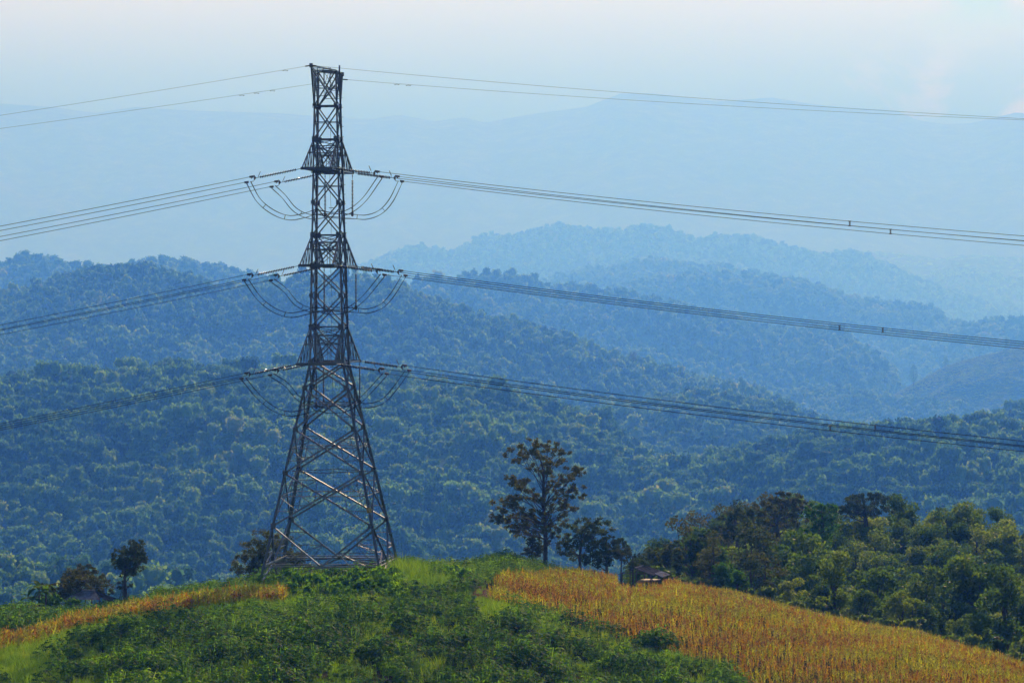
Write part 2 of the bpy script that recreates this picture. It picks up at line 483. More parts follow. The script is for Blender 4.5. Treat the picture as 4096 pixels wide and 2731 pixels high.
# hill layers: name, crest distance, slope, crest width, tree height, spacing, tree scale, silhouette
LAY = [
 ('wood', 470, 0.26, 40, 6.0, 0, 0, [(-14000, 5200), (2300, 2900), (2520, 2400), (2600, 2280), (2690, 2225), (2800, 2165), (2890, 2120), (3010, 2090), (3400, 2105), (3700, 2118), (4096, 2138), (5200, 2260), (14000, 3200)]),
 ('near_knoll', 620, 0.22, 60, 6.0, 4.3, 3.6, [(-14000, 2500), (-1200, 2180), (0, 2215), (87, 2224), (174, 2241), (283, 2255), (374, 2276), (435, 2289), (566, 2289), (631, 2294), (718, 2311), (762, 2337), (900, 2420), (1300, 2700), (14000, 5000)]),
 ('near_hill', 1120, 0.21, 110, 7.0, 5.0, 4.0, [(-14000, 2100), (-1500, 1600), (0, 1517), (149, 1505), (238, 1496), (333, 1493), (476, 1484), (714, 1463), (833, 1478), (952, 1463), (1042, 1475), (1190, 1481), (1460, 1500), (1668, 1520), (1936, 1537), (2025, 1555), (2144, 1588), (2263, 1642), (2382, 1683), (2471, 1731), (2512, 1770), (2620, 1880), (3000, 2050), (14000, 5000)]),
 ('right_hill', 1050, 0.21, 90, 7.0, 5.0, 4.0, [(-14000, 6000), (2100, 2300), (2400, 1960), (2620, 1840), (2800, 1815), (2950, 1790), (3057, 1767), (3146, 1737), (3236, 1719), (3474, 1707), (3593, 1707), (3682, 1692), (3801, 1677), (3890, 1677), (3950, 1695), (4096, 1713), (5200, 1800), (14000, 2600)]),
 ('mid_low', 1650, 0.20, 90, 7.0, 5.5, 4.3, [(-14000, 6000), (2000, 1800), (2204, 1640), (2350, 1650), (2500, 1655), (2600, 1672), (2700, 1690), (2819, 1695), (2938, 1713), (3069, 1767), (3200, 1850), (3600, 2000), (14000, 6000)]),
 ('mid_dark', 1560, 0.24, 90, 8.0, 6.5, 5.0, [(-14000, 6000), (2100, 1760), (2300, 1650), (2500, 1610), (2640, 1590), (2700, 1573), (2908, 1567), (2998, 1579), (3039, 1600), (3087, 1609), (3164, 1642), (3236, 1665), (3260, 1683), (3400, 1780), (3600, 1900), (14000, 6000)]),
 ('mid_left', 1880, 0.22, 100, 8.0, 6.5, 5.0, [(-14000, 2100), (-1500, 1400), (0, 1332), (100, 1338), (200, 1345), (300, 1363), (410, 1388), (450, 1425), (520, 1450), (700, 1472), (1000, 1500), (1300, 1600), (14000, 6000)]),
 ('mid_fore', 1820, 0.22, 90, 8.0, 6.5, 5.0, [(-14000, 6000), (1200, 1650), (1450, 1530), (1560, 1470), (1668, 1449), (1757, 1439), (1906, 1451), (1995, 1481), (2114, 1523), (2250, 1575), (2400, 1600), (2500, 1640), (2700, 1750), (14000, 6000)]),
 ('far_right_edge', 1450, 0.22, 70, 8.0, 6.5, 5.0, [(-14000, 6000), (3700, 1850), (3900, 1690), (3960, 1655), (4020, 1640), (4096, 1625), (4600, 1580), (14000, 2600)]),
 ('main_ridge', 2050, 0.30, 120, 9.0, 7.8, 6.2, [(-14000, 2000), (-1500, 1260), (0, 1183), (60, 1171), (179, 1142), (268, 1112), (417, 1097), (494, 1088), (595, 1086), (655, 1106), (774, 1118), (893, 1154), (1012, 1160), (1131, 1142), (1190, 1133), (1244, 1121), (1400, 1112), (1460, 1124), (1579, 1136), (1668, 1165), (1727, 1186), (1817, 1213), (1906, 1249), (1995, 1279), (2114, 1302), (2233, 1332), (2323, 1362), (2412, 1404), (2471, 1427), (2543, 1445), (2620, 1481), (2710, 1499), (2799, 1523), (2908, 1546), (2998, 1564), (3200, 1640), (3600, 1800), (14000, 6000)]),
 ('valley', 2800, 0.18, 110, 9.0, 8.8, 7.0, [(-14000, 6000), (2700, 1640), (2900, 1580), (3060, 1562), (3200, 1556), (3400, 1560), (3520, 1590), (3650, 1600), (3800, 1625), (3950, 1655), (4096, 1680), (5000, 1750), (14000, 3000)]),
 ('grass_hill', 3000, 0.26, 90, 0.5, 3.6, 3.4, [(-14000, 6000), (3400, 1720), (3560, 1590), (3620, 1555), (3700, 1512), (3780, 1468), (3850, 1445), (3950, 1418), (4030, 1398), (4096, 1388), (4800, 1330), (14000, 2600)]),
 ('back_left', 3200, 0.30, 150, 12.0, 13.0, 9.5, [(-14000, 2000), (-1500, 1110), (0, 1064), (89, 1046), (137, 1037), (208, 1058), (268, 1061), (321, 1079), (369, 1094), (440, 1091), (494, 1070), (565, 1049), (655, 1043), (744, 1043), (804, 1058), (863, 1061), (952, 1094), (1042, 1109), (1100, 1130), (1250, 1190), (1700, 1400), (14000, 6000)]),
 ('back_right', 3250, 0.30, 140, 12.0, 13.0, 9.5, [(-14000, 6000), (1400, 1280), (1638, 1142), (1727, 1106), (1817, 1112), (1876, 1094), (1965, 1106), (2055, 1100), (2090, 1118), (2156, 1133), (2204, 1157), (2323, 1160), (2382, 1174), (2471, 1189), (2590, 1195), (2710, 1219), (2800, 1237), (2878, 1260), (3057, 1296), (3236, 1320), (3325, 1338), (3414, 1374), (3474, 1410), (3533, 1445), (3569, 1487), (3593, 1522), (3700, 1620), (14000, 6000)]),
 ('third_right', 4700, 0.30, 160, 13.0, 17.0, 12.0, [(-14000, 6000), (2200, 1230), (2350, 1170), (2500, 1130), (2700, 1100), (2789, 1097), (2908, 1106), (3057, 1106), (3176, 1121), (3265, 1130), (3325, 1154), (3385, 1183), (3444, 1201), (3486, 1192), (3563, 1201), (3682, 1219), (3724, 1231), (3771, 1267), (3880, 1310), (4200, 1400), (14000, 6000)]),
 ('edge_ridge', 4300, 0.30, 150, 13.0, 17.0, 12.0, [(-14000, 6000), (3500, 1480), (3700, 1370), (3831, 1308), (3890, 1290), (3950, 1285), (4027, 1279), (4096, 1290), (4800, 1250), (14000, 2600)]),
 ('fourth_right', 5600, 0.30, 180, 14.0, 20.0, 13.0, [(-14000, 6000), (1900, 1190), (2080, 1142), (2233, 1100), (2330, 1075), (2501, 1058), (2638, 1043), (2700, 1052), (2849, 1067), (2968, 1091), (3100, 1120), (3500, 1230), (14000, 6000)]),
 ('far_ridge', 8000, 0.32, 260, 17.0, 27.0, 16.0, [(-14000, 6000), (1000, 1180), (1300, 1090), (1436, 1058), (1489, 1046), (1549, 1017), (1608, 993), (1686, 978), (1733, 990), (1769, 999), (1811, 999), (1906, 951), (1965, 936), (2055, 936), (2114, 918), (2174, 901), (2263, 892), (2352, 907), (2412, 912), (2495, 921), (2513, 907), (2590, 901), (2680, 915), (2739, 942), (2800, 957), (2849, 939), (2920, 930), (3033, 942), (3146, 978), (3218, 990), (3295, 1014), (3355, 1005), (3402, 1002), (3474, 1023), (3533, 1046), (3593, 1082), (3652, 1106), (3712, 1130), (3771, 1157), (3890, 1189), (4009, 1231), (4300, 1300), (14000, 6000)]),
 ('faint_knob', 9800, 0.32, 260, 17.0, 34.0, 20.0, [(-14000, 6000), (3400, 1200), (3640, 1125), (3740, 1090), (3830, 1075), (3900, 1072), (3980, 1092), (4096, 1125), (4400, 1160), (14000, 6000)]),
 ('faint_ridge', 10800, 0.32, 300, 10.0, 45.0, 22.0, [(-14000, 1500), (-1000, 1160), (1500, 1130), (2900, 1060), (3200, 1010), (3350, 1000), (3500, 999), (3600, 1008), (3740, 1030), (3810, 1022), (3890, 1014), (4000, 1020), (4096, 1032), (5000, 1080), (14000, 1900)]),
 ('mountains', 14500, 0.32, 400, 20.0, 60.0, 26.0, [(-14000, 700), (-1200, 380), (0, 401), (204, 415), (381, 439), (544, 415), (748, 429), (1088, 439), (1463, 463), (1600, 446), (1738, 472), (1855, 456), (1940, 478), (2110, 446), (2343, 414), (2481, 361), (2608, 361), (2874, 393), (3086, 377), (3245, 403), (3405, 419), (3585, 430), (3670, 467), (3776, 483), (3882, 480), (3957, 462), (4063, 437), (4096, 440), (5200, 420), (14000, 700)]),
]
LAY = [L if L[0] == 'wood' else (L[0], L[1] * KD, L[2], L[3] * KD, L[4] * KD * 0.85, L[5] * KD * (0.80 if L[1] < 1900 else 0.68), L[6] * KD * (0.76 if L[1] < 1900 else 0.62), L[7]) for L in LAY]
NL = len(LAY)
def layer_z(i, X, Y):
    name, Dc, s, wd, th, sp, ts, pts = LAY[i]
    xp = np.clip(HX + F * X / Y, -14000, 14000)
    m_ = -(interp(xp, pts) - HY) / F - th * 0.85 / Dc
    d = Y - Dc
    a = np.sqrt(d * d + wd * wd) - wd
    z = m_ * Y - s * a
    kk = KD if Dc > 700 else 1.0
    lam = 0.10 * (Dc / kk) ** 0.86 * kk
    ampl = 0.055 * lam * 2.2
    rp = np.clip(np.abs(d) / (wd * 1.6), 0, 1) ** 1.2 * (1.3 if Dc < 12000 else 0.7)
    ridg = fbm(X / lam + 3.7 * i, Y / (lam * 2.2) + 1.3 * i, 4)
    ridg = (np.abs(ridg) * -2.2 + 0.35)
    z = z + ampl * rp * (fbm(X / lam * 1.7, Y / lam * 1.1 + i, 4) * 0.9 + ridg)
    return z

def terrain_all(X, Y):
    best = np.full(X.shape, FLOOR); own = np.full(X.shape, -1)
    for i in range(NL):
        z = layer_z(i, X, Y)
        k = z > best
        best = np.where(k, z, best); own = np.where(k, i, own)
    return best, own

# column / row grid of the hills sheet
cols = np.concatenate([np.linspace(-14000, -1300, 28)[:-1], np.arange(-1300, 5400, 14), np.linspace(5400, 14000, 20)])
rowsD = np.exp(np.linspace(math.log(330), math.log(33300), 850))
CX, RD = np.meshgrid(cols, rowsD, indexing='ij')
GX = (CX - HX) * RD / F
GZ, GO = terrain_all(GX, RD)
front = z_front(GX, RD)
yimg = HY - F * GZ / RD
nc, nrw = CX.shape
verts = np.stack([GX, RD, GZ], axis=-1).reshape(-1, 3)
def grid_faces(nc, nrw):
    i, j = np.meshgrid(np.arange(nc - 1), np.arange(nrw - 1), indexing='ij')
    a = (i * nrw + j).ravel(); b = ((i + 1) * nrw + j).ravel()
    return np.stack([a, b, b + 1, a + 1], axis=1)
hills = np_mesh('hills', verts, grid_faces(nc, nrw), M['hills'], smooth=True)
tag(hills, 'layered forested hills fading into blue haze behind the tower', kind='structure')
# front hill sheet
c2 = np.concatenate([np.linspace(-14000, -1300, 40)[:-1], np.arange(-1300, 5400, 22), np.linspace(5400, 14000, 40)])
r2 = np.concatenate([np.linspace(0.6, 120, 40)[:-1], np.arange(120, 400, 1.3), np.linspace(400, 900, 60)])
C2, R2 = np.meshgrid(c2, r2, indexing='ij')
X2 = (C2 - HX) * R2 / F
Z2 = z_front(X2, R2)
fg = np_mesh('ground', np.stack([X2, R2, Z2], axis=-1).reshape(-1, 3), grid_faces(*C2.shape), M['soil'], smooth=True)
tag(fg, 'cultivated hill of soil and low weeds that carries the tower and the fields', kind='structure')
# valley floor sheet out to the horizon
vf = np_mesh('valley_floor', [(-38000, -150, FLOOR - 1.0), (38000, -150, FLOOR - 1.0), (38000, 33400, FLOOR - 1.0), (-38000, 33400, FLOOR - 1.0)], [(0, 1, 2, 3)], M['hills'])
tag(vf, 'flat valley floor below the hills', kind='structure')

# ------------------------------------------------------------------ instancing scatter (stuff only)
def make_scatter_group():
    g = bpy.data.node_groups.new('scatter', 'GeometryNodeTree')
    g.interface.new_socket('Geometry', in_out='INPUT', socket_type='NodeSocketGeometry')
    s = g.interface.new_socket('Collection', in_out='INPUT', socket_type='NodeSocketCollection')
    g.interface.new_socket('Geometry', in_out='OUTPUT', socket_type='NodeSocketGeometry')
    gi = g.nodes.new('NodeGroupInput'); go = g.nodes.new('NodeGroupOutput')
    ci = g.nodes.new('GeometryNodeCollectionInfo')
    ci.inputs['Separate Children'].default_value = True
    ci.inputs['Reset Children'].default_value = True
    g.links.new(gi.outputs[1], ci.inputs[0])
    m2p = g.nodes.new('GeometryNodeMeshToPoints')
    g.links.new(gi.outputs[0], m2p.inputs['Mesh'])
    ip = g.nodes.new('GeometryNodeInstanceOnPoints')
    g.links.new(m2p.outputs[0], ip.inputs['Points'])
    g.links.new(ci.outputs[0], ip.inputs['Instance'])
    ip.inputs['Pick Instance'].default_value = True
    def attr(nm, dt):
        a = g.nodes.new('GeometryNodeInputNamedAttribute')
        a.data_type = dt
        a.inputs[0].default_value = nm
        return a.outputs[0]
    g.links.new(attr('pidx', 'INT'), ip.inputs['Instance Index'])
    g.links.new(attr('prot', 'FLOAT_VECTOR'), ip.inputs['Rotation'])
    g.links.new(attr('pscl', 'FLOAT_VECTOR'), ip.inputs['Scale'])
    g.links.new(ip.outputs[0], go.inputs[0])
    return g
SG = make_scatter_group()
SG_COL = [i.identifier for i in SG.interface.items_tree if i.name == 'Collection'][0]

def proto_collection(name, objs):
    c = bpy.data.collections.new(name)
    for o in objs:
        c.objects.link(o)
    return c

def scatter(name, pos, rot, scl, idx, coll, label, mat=None):
    n = len(pos)
    me = bpy.data.meshes.new(name)
    me.vertices.add(n)
    me.vertices.foreach_set('co', np.asarray(pos, dtype=np.float32).ravel())
    a = me.attributes.new('prot', 'FLOAT_VECTOR', 'POINT'); a.data.foreach_set('vector', np.asarray(rot, dtype=np.float32).ravel())
    a = me.attributes.new('pscl', 'FLOAT_VECTOR', 'POINT'); a.data.foreach_set('vector', np.asarray(scl, dtype=np.float32).ravel())
    a = me.attributes.new('pidx', 'INT', 'POINT'); a.data.foreach_set('value', np.asarray(idx, dtype=np.int32).ravel())
    if mat: me.materials.append(mat)
    o = bpy.data.objects.new(name, me)
    COL.objects.link(o)
    md = o.modifiers.new('scatter', 'NODES')
    md.node_group = SG
    md[SG_COL] = coll
    tag(o, label, kind='stuff')
    print('scatter', name, n)
    return o

# ---- foliage building blocks (numpy): cloud of small leaf faces
def leaf_faces(centers, size, g, up=0.35, droop=0.0, aspect=1.7):
    """rhombic leaves with random orientation at given centres"""
    n = len(centers)
    size = np.broadcast_to(np.asarray(size, dtype=float), (n,))
    d = g.normal(size=(n, 3)); d[:, 2] = d[:, 2] * (1 - up) - droop
    d /= np.linalg.norm(d, axis=1)[:, None]
    t = g.normal(size=(n, 3))
    b = np.cross(d, t); b /= np.linalg.norm(b, axis=1)[:, None]
    L = size[:, None] * 0.5 * g.uniform(0.7, 1.3, (n, 1))
    W = L / aspect
    c = np.asarray(centers)
    v = np.stack([c - d * L, c + b * W, c + d * L, c - b * W], axis=1).reshape(-1, 3)
    f = np.arange(n * 4).reshape(-1, 4)
    return v, f

def shell_leaves(c, nrm, size, g, rnd=0.85, aspect=1.4):
    """leaf clumps lying roughly along the crown surface"""
    n = len(c)
    nn = nrm + g.normal(size=(n, 3)) * rnd + np.array([0, 0, 0.25]); nn /= np.linalg.norm(nn, axis=1)[:, None]
    t = g.normal(size=(n, 3)); d = np.cross(nn, t); d /= np.linalg.norm(d, axis=1)[:, None]
    b = np.cross(nn, d)
    L = size * 0.5 * g.uniform(0.6, 1.4, (n, 1)); W = L / aspect
    v = np.stack([c - d * L, c + b * W, c + d * L, c - b * W], axis=1).reshape(-1, 3)
    return v, np.arange(n * 4).reshape(-1, 4)

def quad_sphere(b, k, g):
    V = []; Fc = []
    for ax in range(3):
        for sg in (-1, 1):
            o = len(V)
            for i in range(4):
                for j in range(4):
                    p = np.zeros(3); p[ax] = sg; p[(ax + 1) % 3] = (i - 1.5) / 1.5 * sg; p[(ax + 2) % 3] = (j - 1.5) / 1.5
                    p /= np.linalg.norm(p)
                    V.append(np.array(b[:3]) + p * np.array(b[3:6]) * k * g.uniform(0.9, 1.08))
            for i in range(3):
                for j in range(3):
                    Fc.append([o + i * 4 + j, o + (i + 1) * 4 + j, o + (i + 1) * 4 + j + 1, o + i * 4 + j + 1])
    return np.array(V), np.array(Fc)

def blob_centers(g, blobs, n, shell=0.55, want_n=False):
    """points in a set of ellipsoid blobs (cx,cy,cz,rx,ry,rz), denser to the outside"""
    bl = np.asarray(blobs, dtype=float)
    vol = (bl[:, 3] * bl[:, 4] * bl[:, 5]) ** (2 / 3)
    k = g.choice(len(bl), size=n, p=vol / vol.sum())
    d = g.normal(size=(n, 3)); d /= np.linalg.norm(d, axis=1)[:, None]
    r = shell + (1 - shell) * g.random((n, 1)) ** 0.7
    r *= g.uniform(0.85, 1.12, (n, 1))
    if want_n:
        return bl[k, :3] + d * r * bl[k, 3:6], d
    return bl[k, :3] + d * r * bl[k, 3:6]

def crown_proto(name, g, nleaf, lsize, mat, tall=1.0, nb=9, trunk=False):
    """unit crown: radius about 1, standing on z=0"""
    blobs = []
    for i in range(nb):
        a = g.uniform(0, 2 * math.pi); rr = g.uniform(0.1, 0.62)
        z = g.uniform(0.55, 1.55) * tall
        s_ = g.uniform(0.28, 0.5) * (1.15 - 0.25 * abs(z / tall - 1.0))
        blobs.append((math.cos(a) * rr, math.sin(a) * rr, z, s_, s_, s_ * 0.8))
    blobs.append((0, 0, 0.7 * tall, 0.6, 0.6, 0.55 * tall))
    c, nrm = blob_centers(g, blobs, nleaf, 0.7, True)
    v, f = shell_leaves(c, nrm, lsize, g)
    V = [v]; Fc = [f]; off = len(v)
    for b in blobs:
        v, f = quad_sphere(b, 0.72, g)
        V.append(v); Fc.append(f + off); off += len(v)
    return np_mesh(name, np.concatenate(V), np.concatenate(Fc), mat, link=False)

g1 = np.random.default_rng(3)
near_protos = [crown_proto('crown_%d' % i, g1, 620, 0.20, M['forest'], tall=g1.uniform(0.8, 1.15), nb=int(g1.integers(6, 11))) for i in range(6)]
far_protos = [crown_proto('far_crown_%d' % i, g1, 240, 0.30, M['forest'], tall=g1.uniform(0.75, 1.2), nb=int(g1.integers(5, 9))) for i in range(6)]
c_turf = proto_collection('turf_mounds', [crown_proto('turf_%d' % i, g1, 200, 0.30, M['grass'], nb=6) for i in range(3)])
c_near = proto_collection('near_crowns', near_protos)
c_far = proto_collection('far_crowns', far_protos)

# visibility of the ground per column, seen from the viewpoint (only to leave out trees no one could see)
fr_y = HY - F * front / RD
fr_min = HY + 0 * cols
fr_c = np.array([np.min(HY - F * z_front((c - HX) * r2[40:300] / F, r2[40:300]) / r2[40:300]) for c in cols])
run = np.minimum.accumulate(yimg, axis=1)
run = np.minimum(run, fr_c[:, None])

def hill_points(i, xlo=-650, xhi=4750, margin=None):
    name, Dc, s, wd, th, sp, ts, pts = LAY[i]
    dlo = max(400, Dc * 0.42); dhi = Dc + wd * 1.2
    X0 = (xlo - HX) * dhi / F; X1 = (xhi - HX) * dhi / F
    gx = np.arange(X0, X1, sp); gy = np.arange(dlo, dhi, sp)
    X, Y = np.meshgrid(gx, gy, indexing='ij')
    X = X + nr.uniform(-0.45, 0.45, X.shape) * sp; Y = Y + nr.uniform(-0.45, 0.45, Y.shape) * sp
    X = X.ravel(); Y = Y.ravel()
    xp = HX + F * X / Y
    k = (xp > xlo) & (xp < xhi)
    X, Y, xp = X[k], Y[k], xp[k]
    Z, O = terrain_all(X, Y)
    k = O == i
    X, Y, Z, xp = X[k], Y[k], Z[k], xp[k]
    ci = np.clip(np.searchsorted(cols, xp), 0, nc - 1)
    ri = np.clip(np.searchsorted(rowsD, Y) - 2, 0, nrw - 1)
    ytop = HY - F * (Z + th * 1.25) / Y
    k = ytop < run[ci, ri] + (6 if margin is None else margin)
    return X[k], Y[k], Z[k]

FOREST_NAME = {
 'grass_hill': 'pale green cleared grassland on the hill at far right',
 'near_knoll': 'sunlit forest on the low knoll at lower left',
 'near_hill': 'dense dark green forest covering the nearest big hillside behind the tower',
 'right_hill': 'forest on the hill at right beyond the leafy wood',
 'mid_low': 'pale forest in the dip between the near hillside and the right hill',
 'mid_dark': 'dark forest on the low spur below the middle wires at right',
 'mid_left': 'bright forest on the low hill at far left under the middle wires',
 'mid_fore': 'pale forest on the low spur behind the right lower wires',
 'far_right_edge': 'forest on the slope at the right edge behind the right hill',
 'main_ridge': 'blue green forest on the long ridge behind the tower waist',
 'valley': 'scattered woods on the valley bottom at right',
 'back_left': 'hazy blue forest on the twin hilltops at far left',
 'back_right': 'hazy blue forest on the ridge falling to the right',
 'third_right': 'pale blue forest on the third ridge at right',
 'edge_ridge': 'pale blue forest on the ridge at the right edge',
 'fourth_right': 'pale blue forest on the fourth ridge at right',
 'far_ridge': 'faint blue forest along the high far ridge',
 'faint_knob': 'very faint forest on the round hill at far right',
 'faint_ridge': 'barely visible forest on the farthest low ridge at right',
}
for i, L in enumerate(LAY):
    if L[5] == 0 or L[0] not in FOREST_NAME: continue
    X, Y, Z = hill_points(i)
    n = len(X)
    sc_ = L[6] * (0.62 + 0.75 * nr.random(n) ** 1.6)
    sc_ = sc_ * (1.0 + 0.45 * fbm(X / (L[5] * 9), Y / (L[5] * 9), 3))
    big = nr.random(n) < 0.012
    sc_ = np.where(big, sc_ * 1.2, sc_)
    tallf = nr.uniform(0.85, 1.25, n) * L[4] / (L[6] * 1.75)
    scl = np.stack([sc_, sc_, sc_ * tallf], axis=1)
    rot = np.stack([nr.normal(0, 0.06, n), nr.normal(0, 0.06, n), nr.uniform(0, 6.28, n)], axis=1)
    if L[0] == 'grass_hill':
        scl[:, 2] = sc_ * 0.16
        scatter('grassland', np.stack([X, Y, Z - 0.05 * sc_], axis=1), rot, scl, nr.integers(0, 3, n), c_turf, FOREST_NAME[L[0]], M['grass'])
        continue
    scatter('forest', np.stack([X, Y, Z - 0.35 * sc_], axis=1), rot, scl, nr.integers(0, 6, n), c_near if L[1] < 1800 * KD else c_far, FOREST_NAME[L[0]], M['forest'])

# ------------------------------------------------------------------ transmission tower
YAW = math.radians(-6.5)
TX, TY, TZ = (1323 - HX) * 300 / F, 300.0, -25.0
tower = empty('transmission_tower', (TX, TY, TZ), (0, math.radians(-0.42), YAW))
tag(tower, 'tall lattice steel tower with three pairs of crossarms standing on the cultivated hill', 'transmission tower')
bpy.context.view_layer.update()
TM = Matrix.Translation((TX, TY, TZ)) @ Matrix.Rotation(YAW, 4, 'Z') @ Matrix.Rotation(math.radians(-0.42), 4, 'Y')
def lz(z): return z - TZ
def hw(z):      # half width of the body at world height z
    if z > -5.98: return 0.93 + (19.35 - z) * (1.47 - 0.93) / (19.35 + 5.98)
    return 1.47 + (-5.98 - z) * (5.03 - 1.47) / (23.33 - 5.98)
def corner(k, z):   # k 0 FL,1 FR,2 BR,3 BL   (local coordinates, u right, v away)
    s = [(-1, -1), (1, -1), (1, 1), (-1, 1)][k]
    h = hw(z)
    return Vector((s[0] * h, s[1] * h, lz(z)))
FEET = []
for k in range(4):
    zf = -25.4
    for _ in range(6):
        p = TM @ corner(k, zf)
        zf = gz(p.x, p.y) - 0.15
    FEET.append(zf)
for k in range(4):
    mb = MB()
    zs = [FEET[k], -23.33, -15.4, -5.98, 5.1, 19.35]
    sizes = [0.24, 0.24, 0.22, 0.20, 0.16]
    for a, b, s_ in zip(zs[:-1], zs[1:], sizes):
        mb.angle(corner(k, a), corner(k, b), s_, 0.12, hint=(-1 if k in (0, 3) else 1, 0.3, 0), flip=1 if k in (0, 2) else -1)
    # gusset plates at the nodes
    for z in (-8.13, -11.67, -15.4, -19.9, -5.98, -2.87, -0.15, 2.41, 5.1, 7.9, 10.7, 13.4, 16.3):
        c = corner(k, z)
        s = 0.46 if z < -3 else 0.36
        if z in (-5.98, -2.87, 2.41, 5.1, 10.7, 13.4): s = 0.48
        sx = 1 if k in (0, 3) else -1; sy = 1 if k in (0, 1) else -1
        mb.plate(c + Vector((sx * s * 0.32, -sy * 0.13, 0)), (1, 0, 0), (0, 0, 1), (0, 1, 0), s * 0.75, s, 0.02)
        mb.plate(c + Vector((-sx * 0.13, sy * s * 0.32, 0)), (0, 1, 0), (0, 0, 1), (1, 0, 0), s * 0.75, s, 0.02)
    if k in (1, 2):
        z = -22.0
        i = 0
        while z < 18.5:
            c = corner(k, z)
            mb.bar(c, c + (Vector((0.22, 0, 0)) if i % 2 else Vector((0, 0.22 if k == 2 else -0.22, 0))), 0.03)
            z += 0.42; i += 1
    leg = mb.build('leg', M['steel'], tower)
    ft = MB()
    c = corner(k, FEET[k] + 0.1)
    ft.tube([c - Vector((0, 0, 0.9)), c + Vector((0, 0, 0.35))], [0.55, 0.38], 10)
    ft.build('footing', M['concrete'], leg)
    if k == 1: leg_fr = leg
# marker band on the front right leg
mk = MB()
p0, p1 = corner(1, -18.75), corner(1, -18.35)
mk.bar(p0 + Vector((0, -0.04, 0)), p1 + Vector((0, -0.04, 0)), 0.30, 0.30)
mk.build('marker_band', M['yellow'], leg_fr)

FACES = [(0, 1, 'front'), (1, 2, 'right'), (2, 3, 'back'), (3, 0, 'left')]
def face_hint(fi):
    return [(0, -1, 0), (1, 0, 0), (0, 1, 0), (-1, 0, 0)][fi]
up_lv = [19.35, 16.3, 13.4, 10.7, 7.9, 5.1, 2.41, -0.15, -2.87, -5.98]
lo_lv = [-5.98, -8.13, -11.67, -15.4, -19.9]
def xcross(fi, za, zb):
    a, b, _ = FACES[fi]
    A0, A1, B0, B1 = corner(a, zb), corner(a, za), corner(b, zb), corner(b, za)
    wa = (B1 - A1).length; wb = (B0 - A0).length
    t = wb / (wa + wb)
    C = A0 + (B1 - A0) * t
    return A0, A1, B0, B1, C
for fi in range(4):
    h = face_hint(fi)
    hv = Vector(h)
    mb = MB()
    for za, zb in zip(up_lv[:-1], up_lv[1:]):
        A0, A1, B0, B1, C = xcross(fi, za, zb)
        mb.angle(A0, B1, 0.10, hint=h); mb.angle(A1 + hv * 0.07, B0 + hv * 0.07, 0.10, hint=h, flip=-1)
        if za in (16.3, 13.4, 19.35):
            mb.angle(*[corner(FACES[fi][j], C.z + TZ) for j in (0, 1)], 0.06, hint=h)
        if za in (10.7, -0.15, 5.1):
            z_ = C.z + TZ
            mb.angle(corner(FACES[fi][0], z_), corner(FACES[fi][1], z_), 0.06, hint=h)
    for z in (16.3, 13.4, 10.7, 5.1, 2.41, -2.87, -5.98):
        mb.angle(corner(FACES[fi][0], z), corner(FACES[fi][1], z), 0.11, hint=h)
    mb.build('upper_bracing', M['steel'], tower)
    mb = MB()
    for n_, (za, zb) in enumerate(zip(lo_lv[:-1], lo_lv[1:])):
        A0, A1, B0, B1, C = xcross(fi, za, zb)
        mb.angle(A0, B1, 0.14, hint=h); mb.angle(A1 + hv * 0.09, B0 + hv * 0.09, 0.14, hint=h, flip=-1)
        zc = C.z + TZ
        PA, PB = corner(FACES[fi][0], zc), corner(FACES[fi][1], zc)
        if n_ > 0:
            mb.angle(PA, PB, 0.075, hint=h)
        for (L0, L1, P, D0, D1) in ((A0, A1, PA, C, C), (B0, B1, PB, C, C)):
            for tt, E in ((0.5, L0), (0.5, L1)):
                Q = E + (P - E) * 0.5
                R_ = E + (C - E) * 0.5
                mb.angle(Q, R_, 0.065, hint=h)
                if n_ > 0:
                    mb.angle(P, R_, 0.06, hint=h)
                if n_ > 1:
                    mid = P + (C - P) * 0.5
                    mb.angle(R_, mid, 0.055, hint=h)
    mb.build('lower_bracing', M['steel_lit'], tower)
    # leg extension: inverted V, base girt and struts to the feet
    mb = MB()
    a, b, _ = FACES[fi]
    zt, zb = -19.9, -23.33
    A1, B1, A0, B0 = corner(a, zt), corner(b, zt), corner(a, zb), corner(b, zb)
    Cm = (A0 + B0) / 2
    mb.angle(A1, Cm, 0.15, hint=h); mb.angle(B1, Cm, 0.15, hint=h)
    mb.angle(A0, B0, 0.11, hint=h)
    mb.angle(A0 + Vector((0, 0, 0.2)) - hv * 0.25, B0 + Vector((0, 0, 0.2)) - hv * 0.25, 0.07, hint=h)
    for L1_, L0_ in ((A1, A0), (B1, B0)):
        for t_ in (0.33, 0.66):
            P = L1_ + (L0_ - L1_) * t_; Q = L1_ + (Cm - L1_) * t_
            mb.angle(P, Q, 0.065, hint=h)
            P2 = L1_ + (L0_ - L1_) * (t_ + 0.33)
            mb.angle(P2, Q, 0.06, hint=h)
        Q66 = L1_ + (Cm - L1_) * 0.66
        g_ = L0_ + (Cm - L0_) * 0.5
        mb.angle(Q66, g_, 0.06, hint=h)
        mb.angle(L1_ + (Cm - L1_) * 0.66, L0_ + (Cm - L0_) * 0.2, 0.055, hint=h)
    for kk in (a, b):
        foot = corner(kk, FEET[kk] + 0.3)
        top0 = corner(kk, zb)
        mb.angle(Cm, foot, 0.13, hint=h)
        for t_ in (0.4, 0.75):
            mb.angle(Cm + (foot - Cm) * t_, top0 + (foot - top0) * t_, 0.055, hint=h)
            mb.angle(Cm + (foot - Cm) * t_, Cm + (top0 - Cm) * (t_ * 0.9), 0.055, hint=h)
    mb.plate(Cm + hv * 0.03, Vector((0, 0, 1)).cross(hv), (0, 0, 1), hv, 0.5, 0.34, 0.02)
    mb.build('base_bracing', M['steel_lit'], tower)
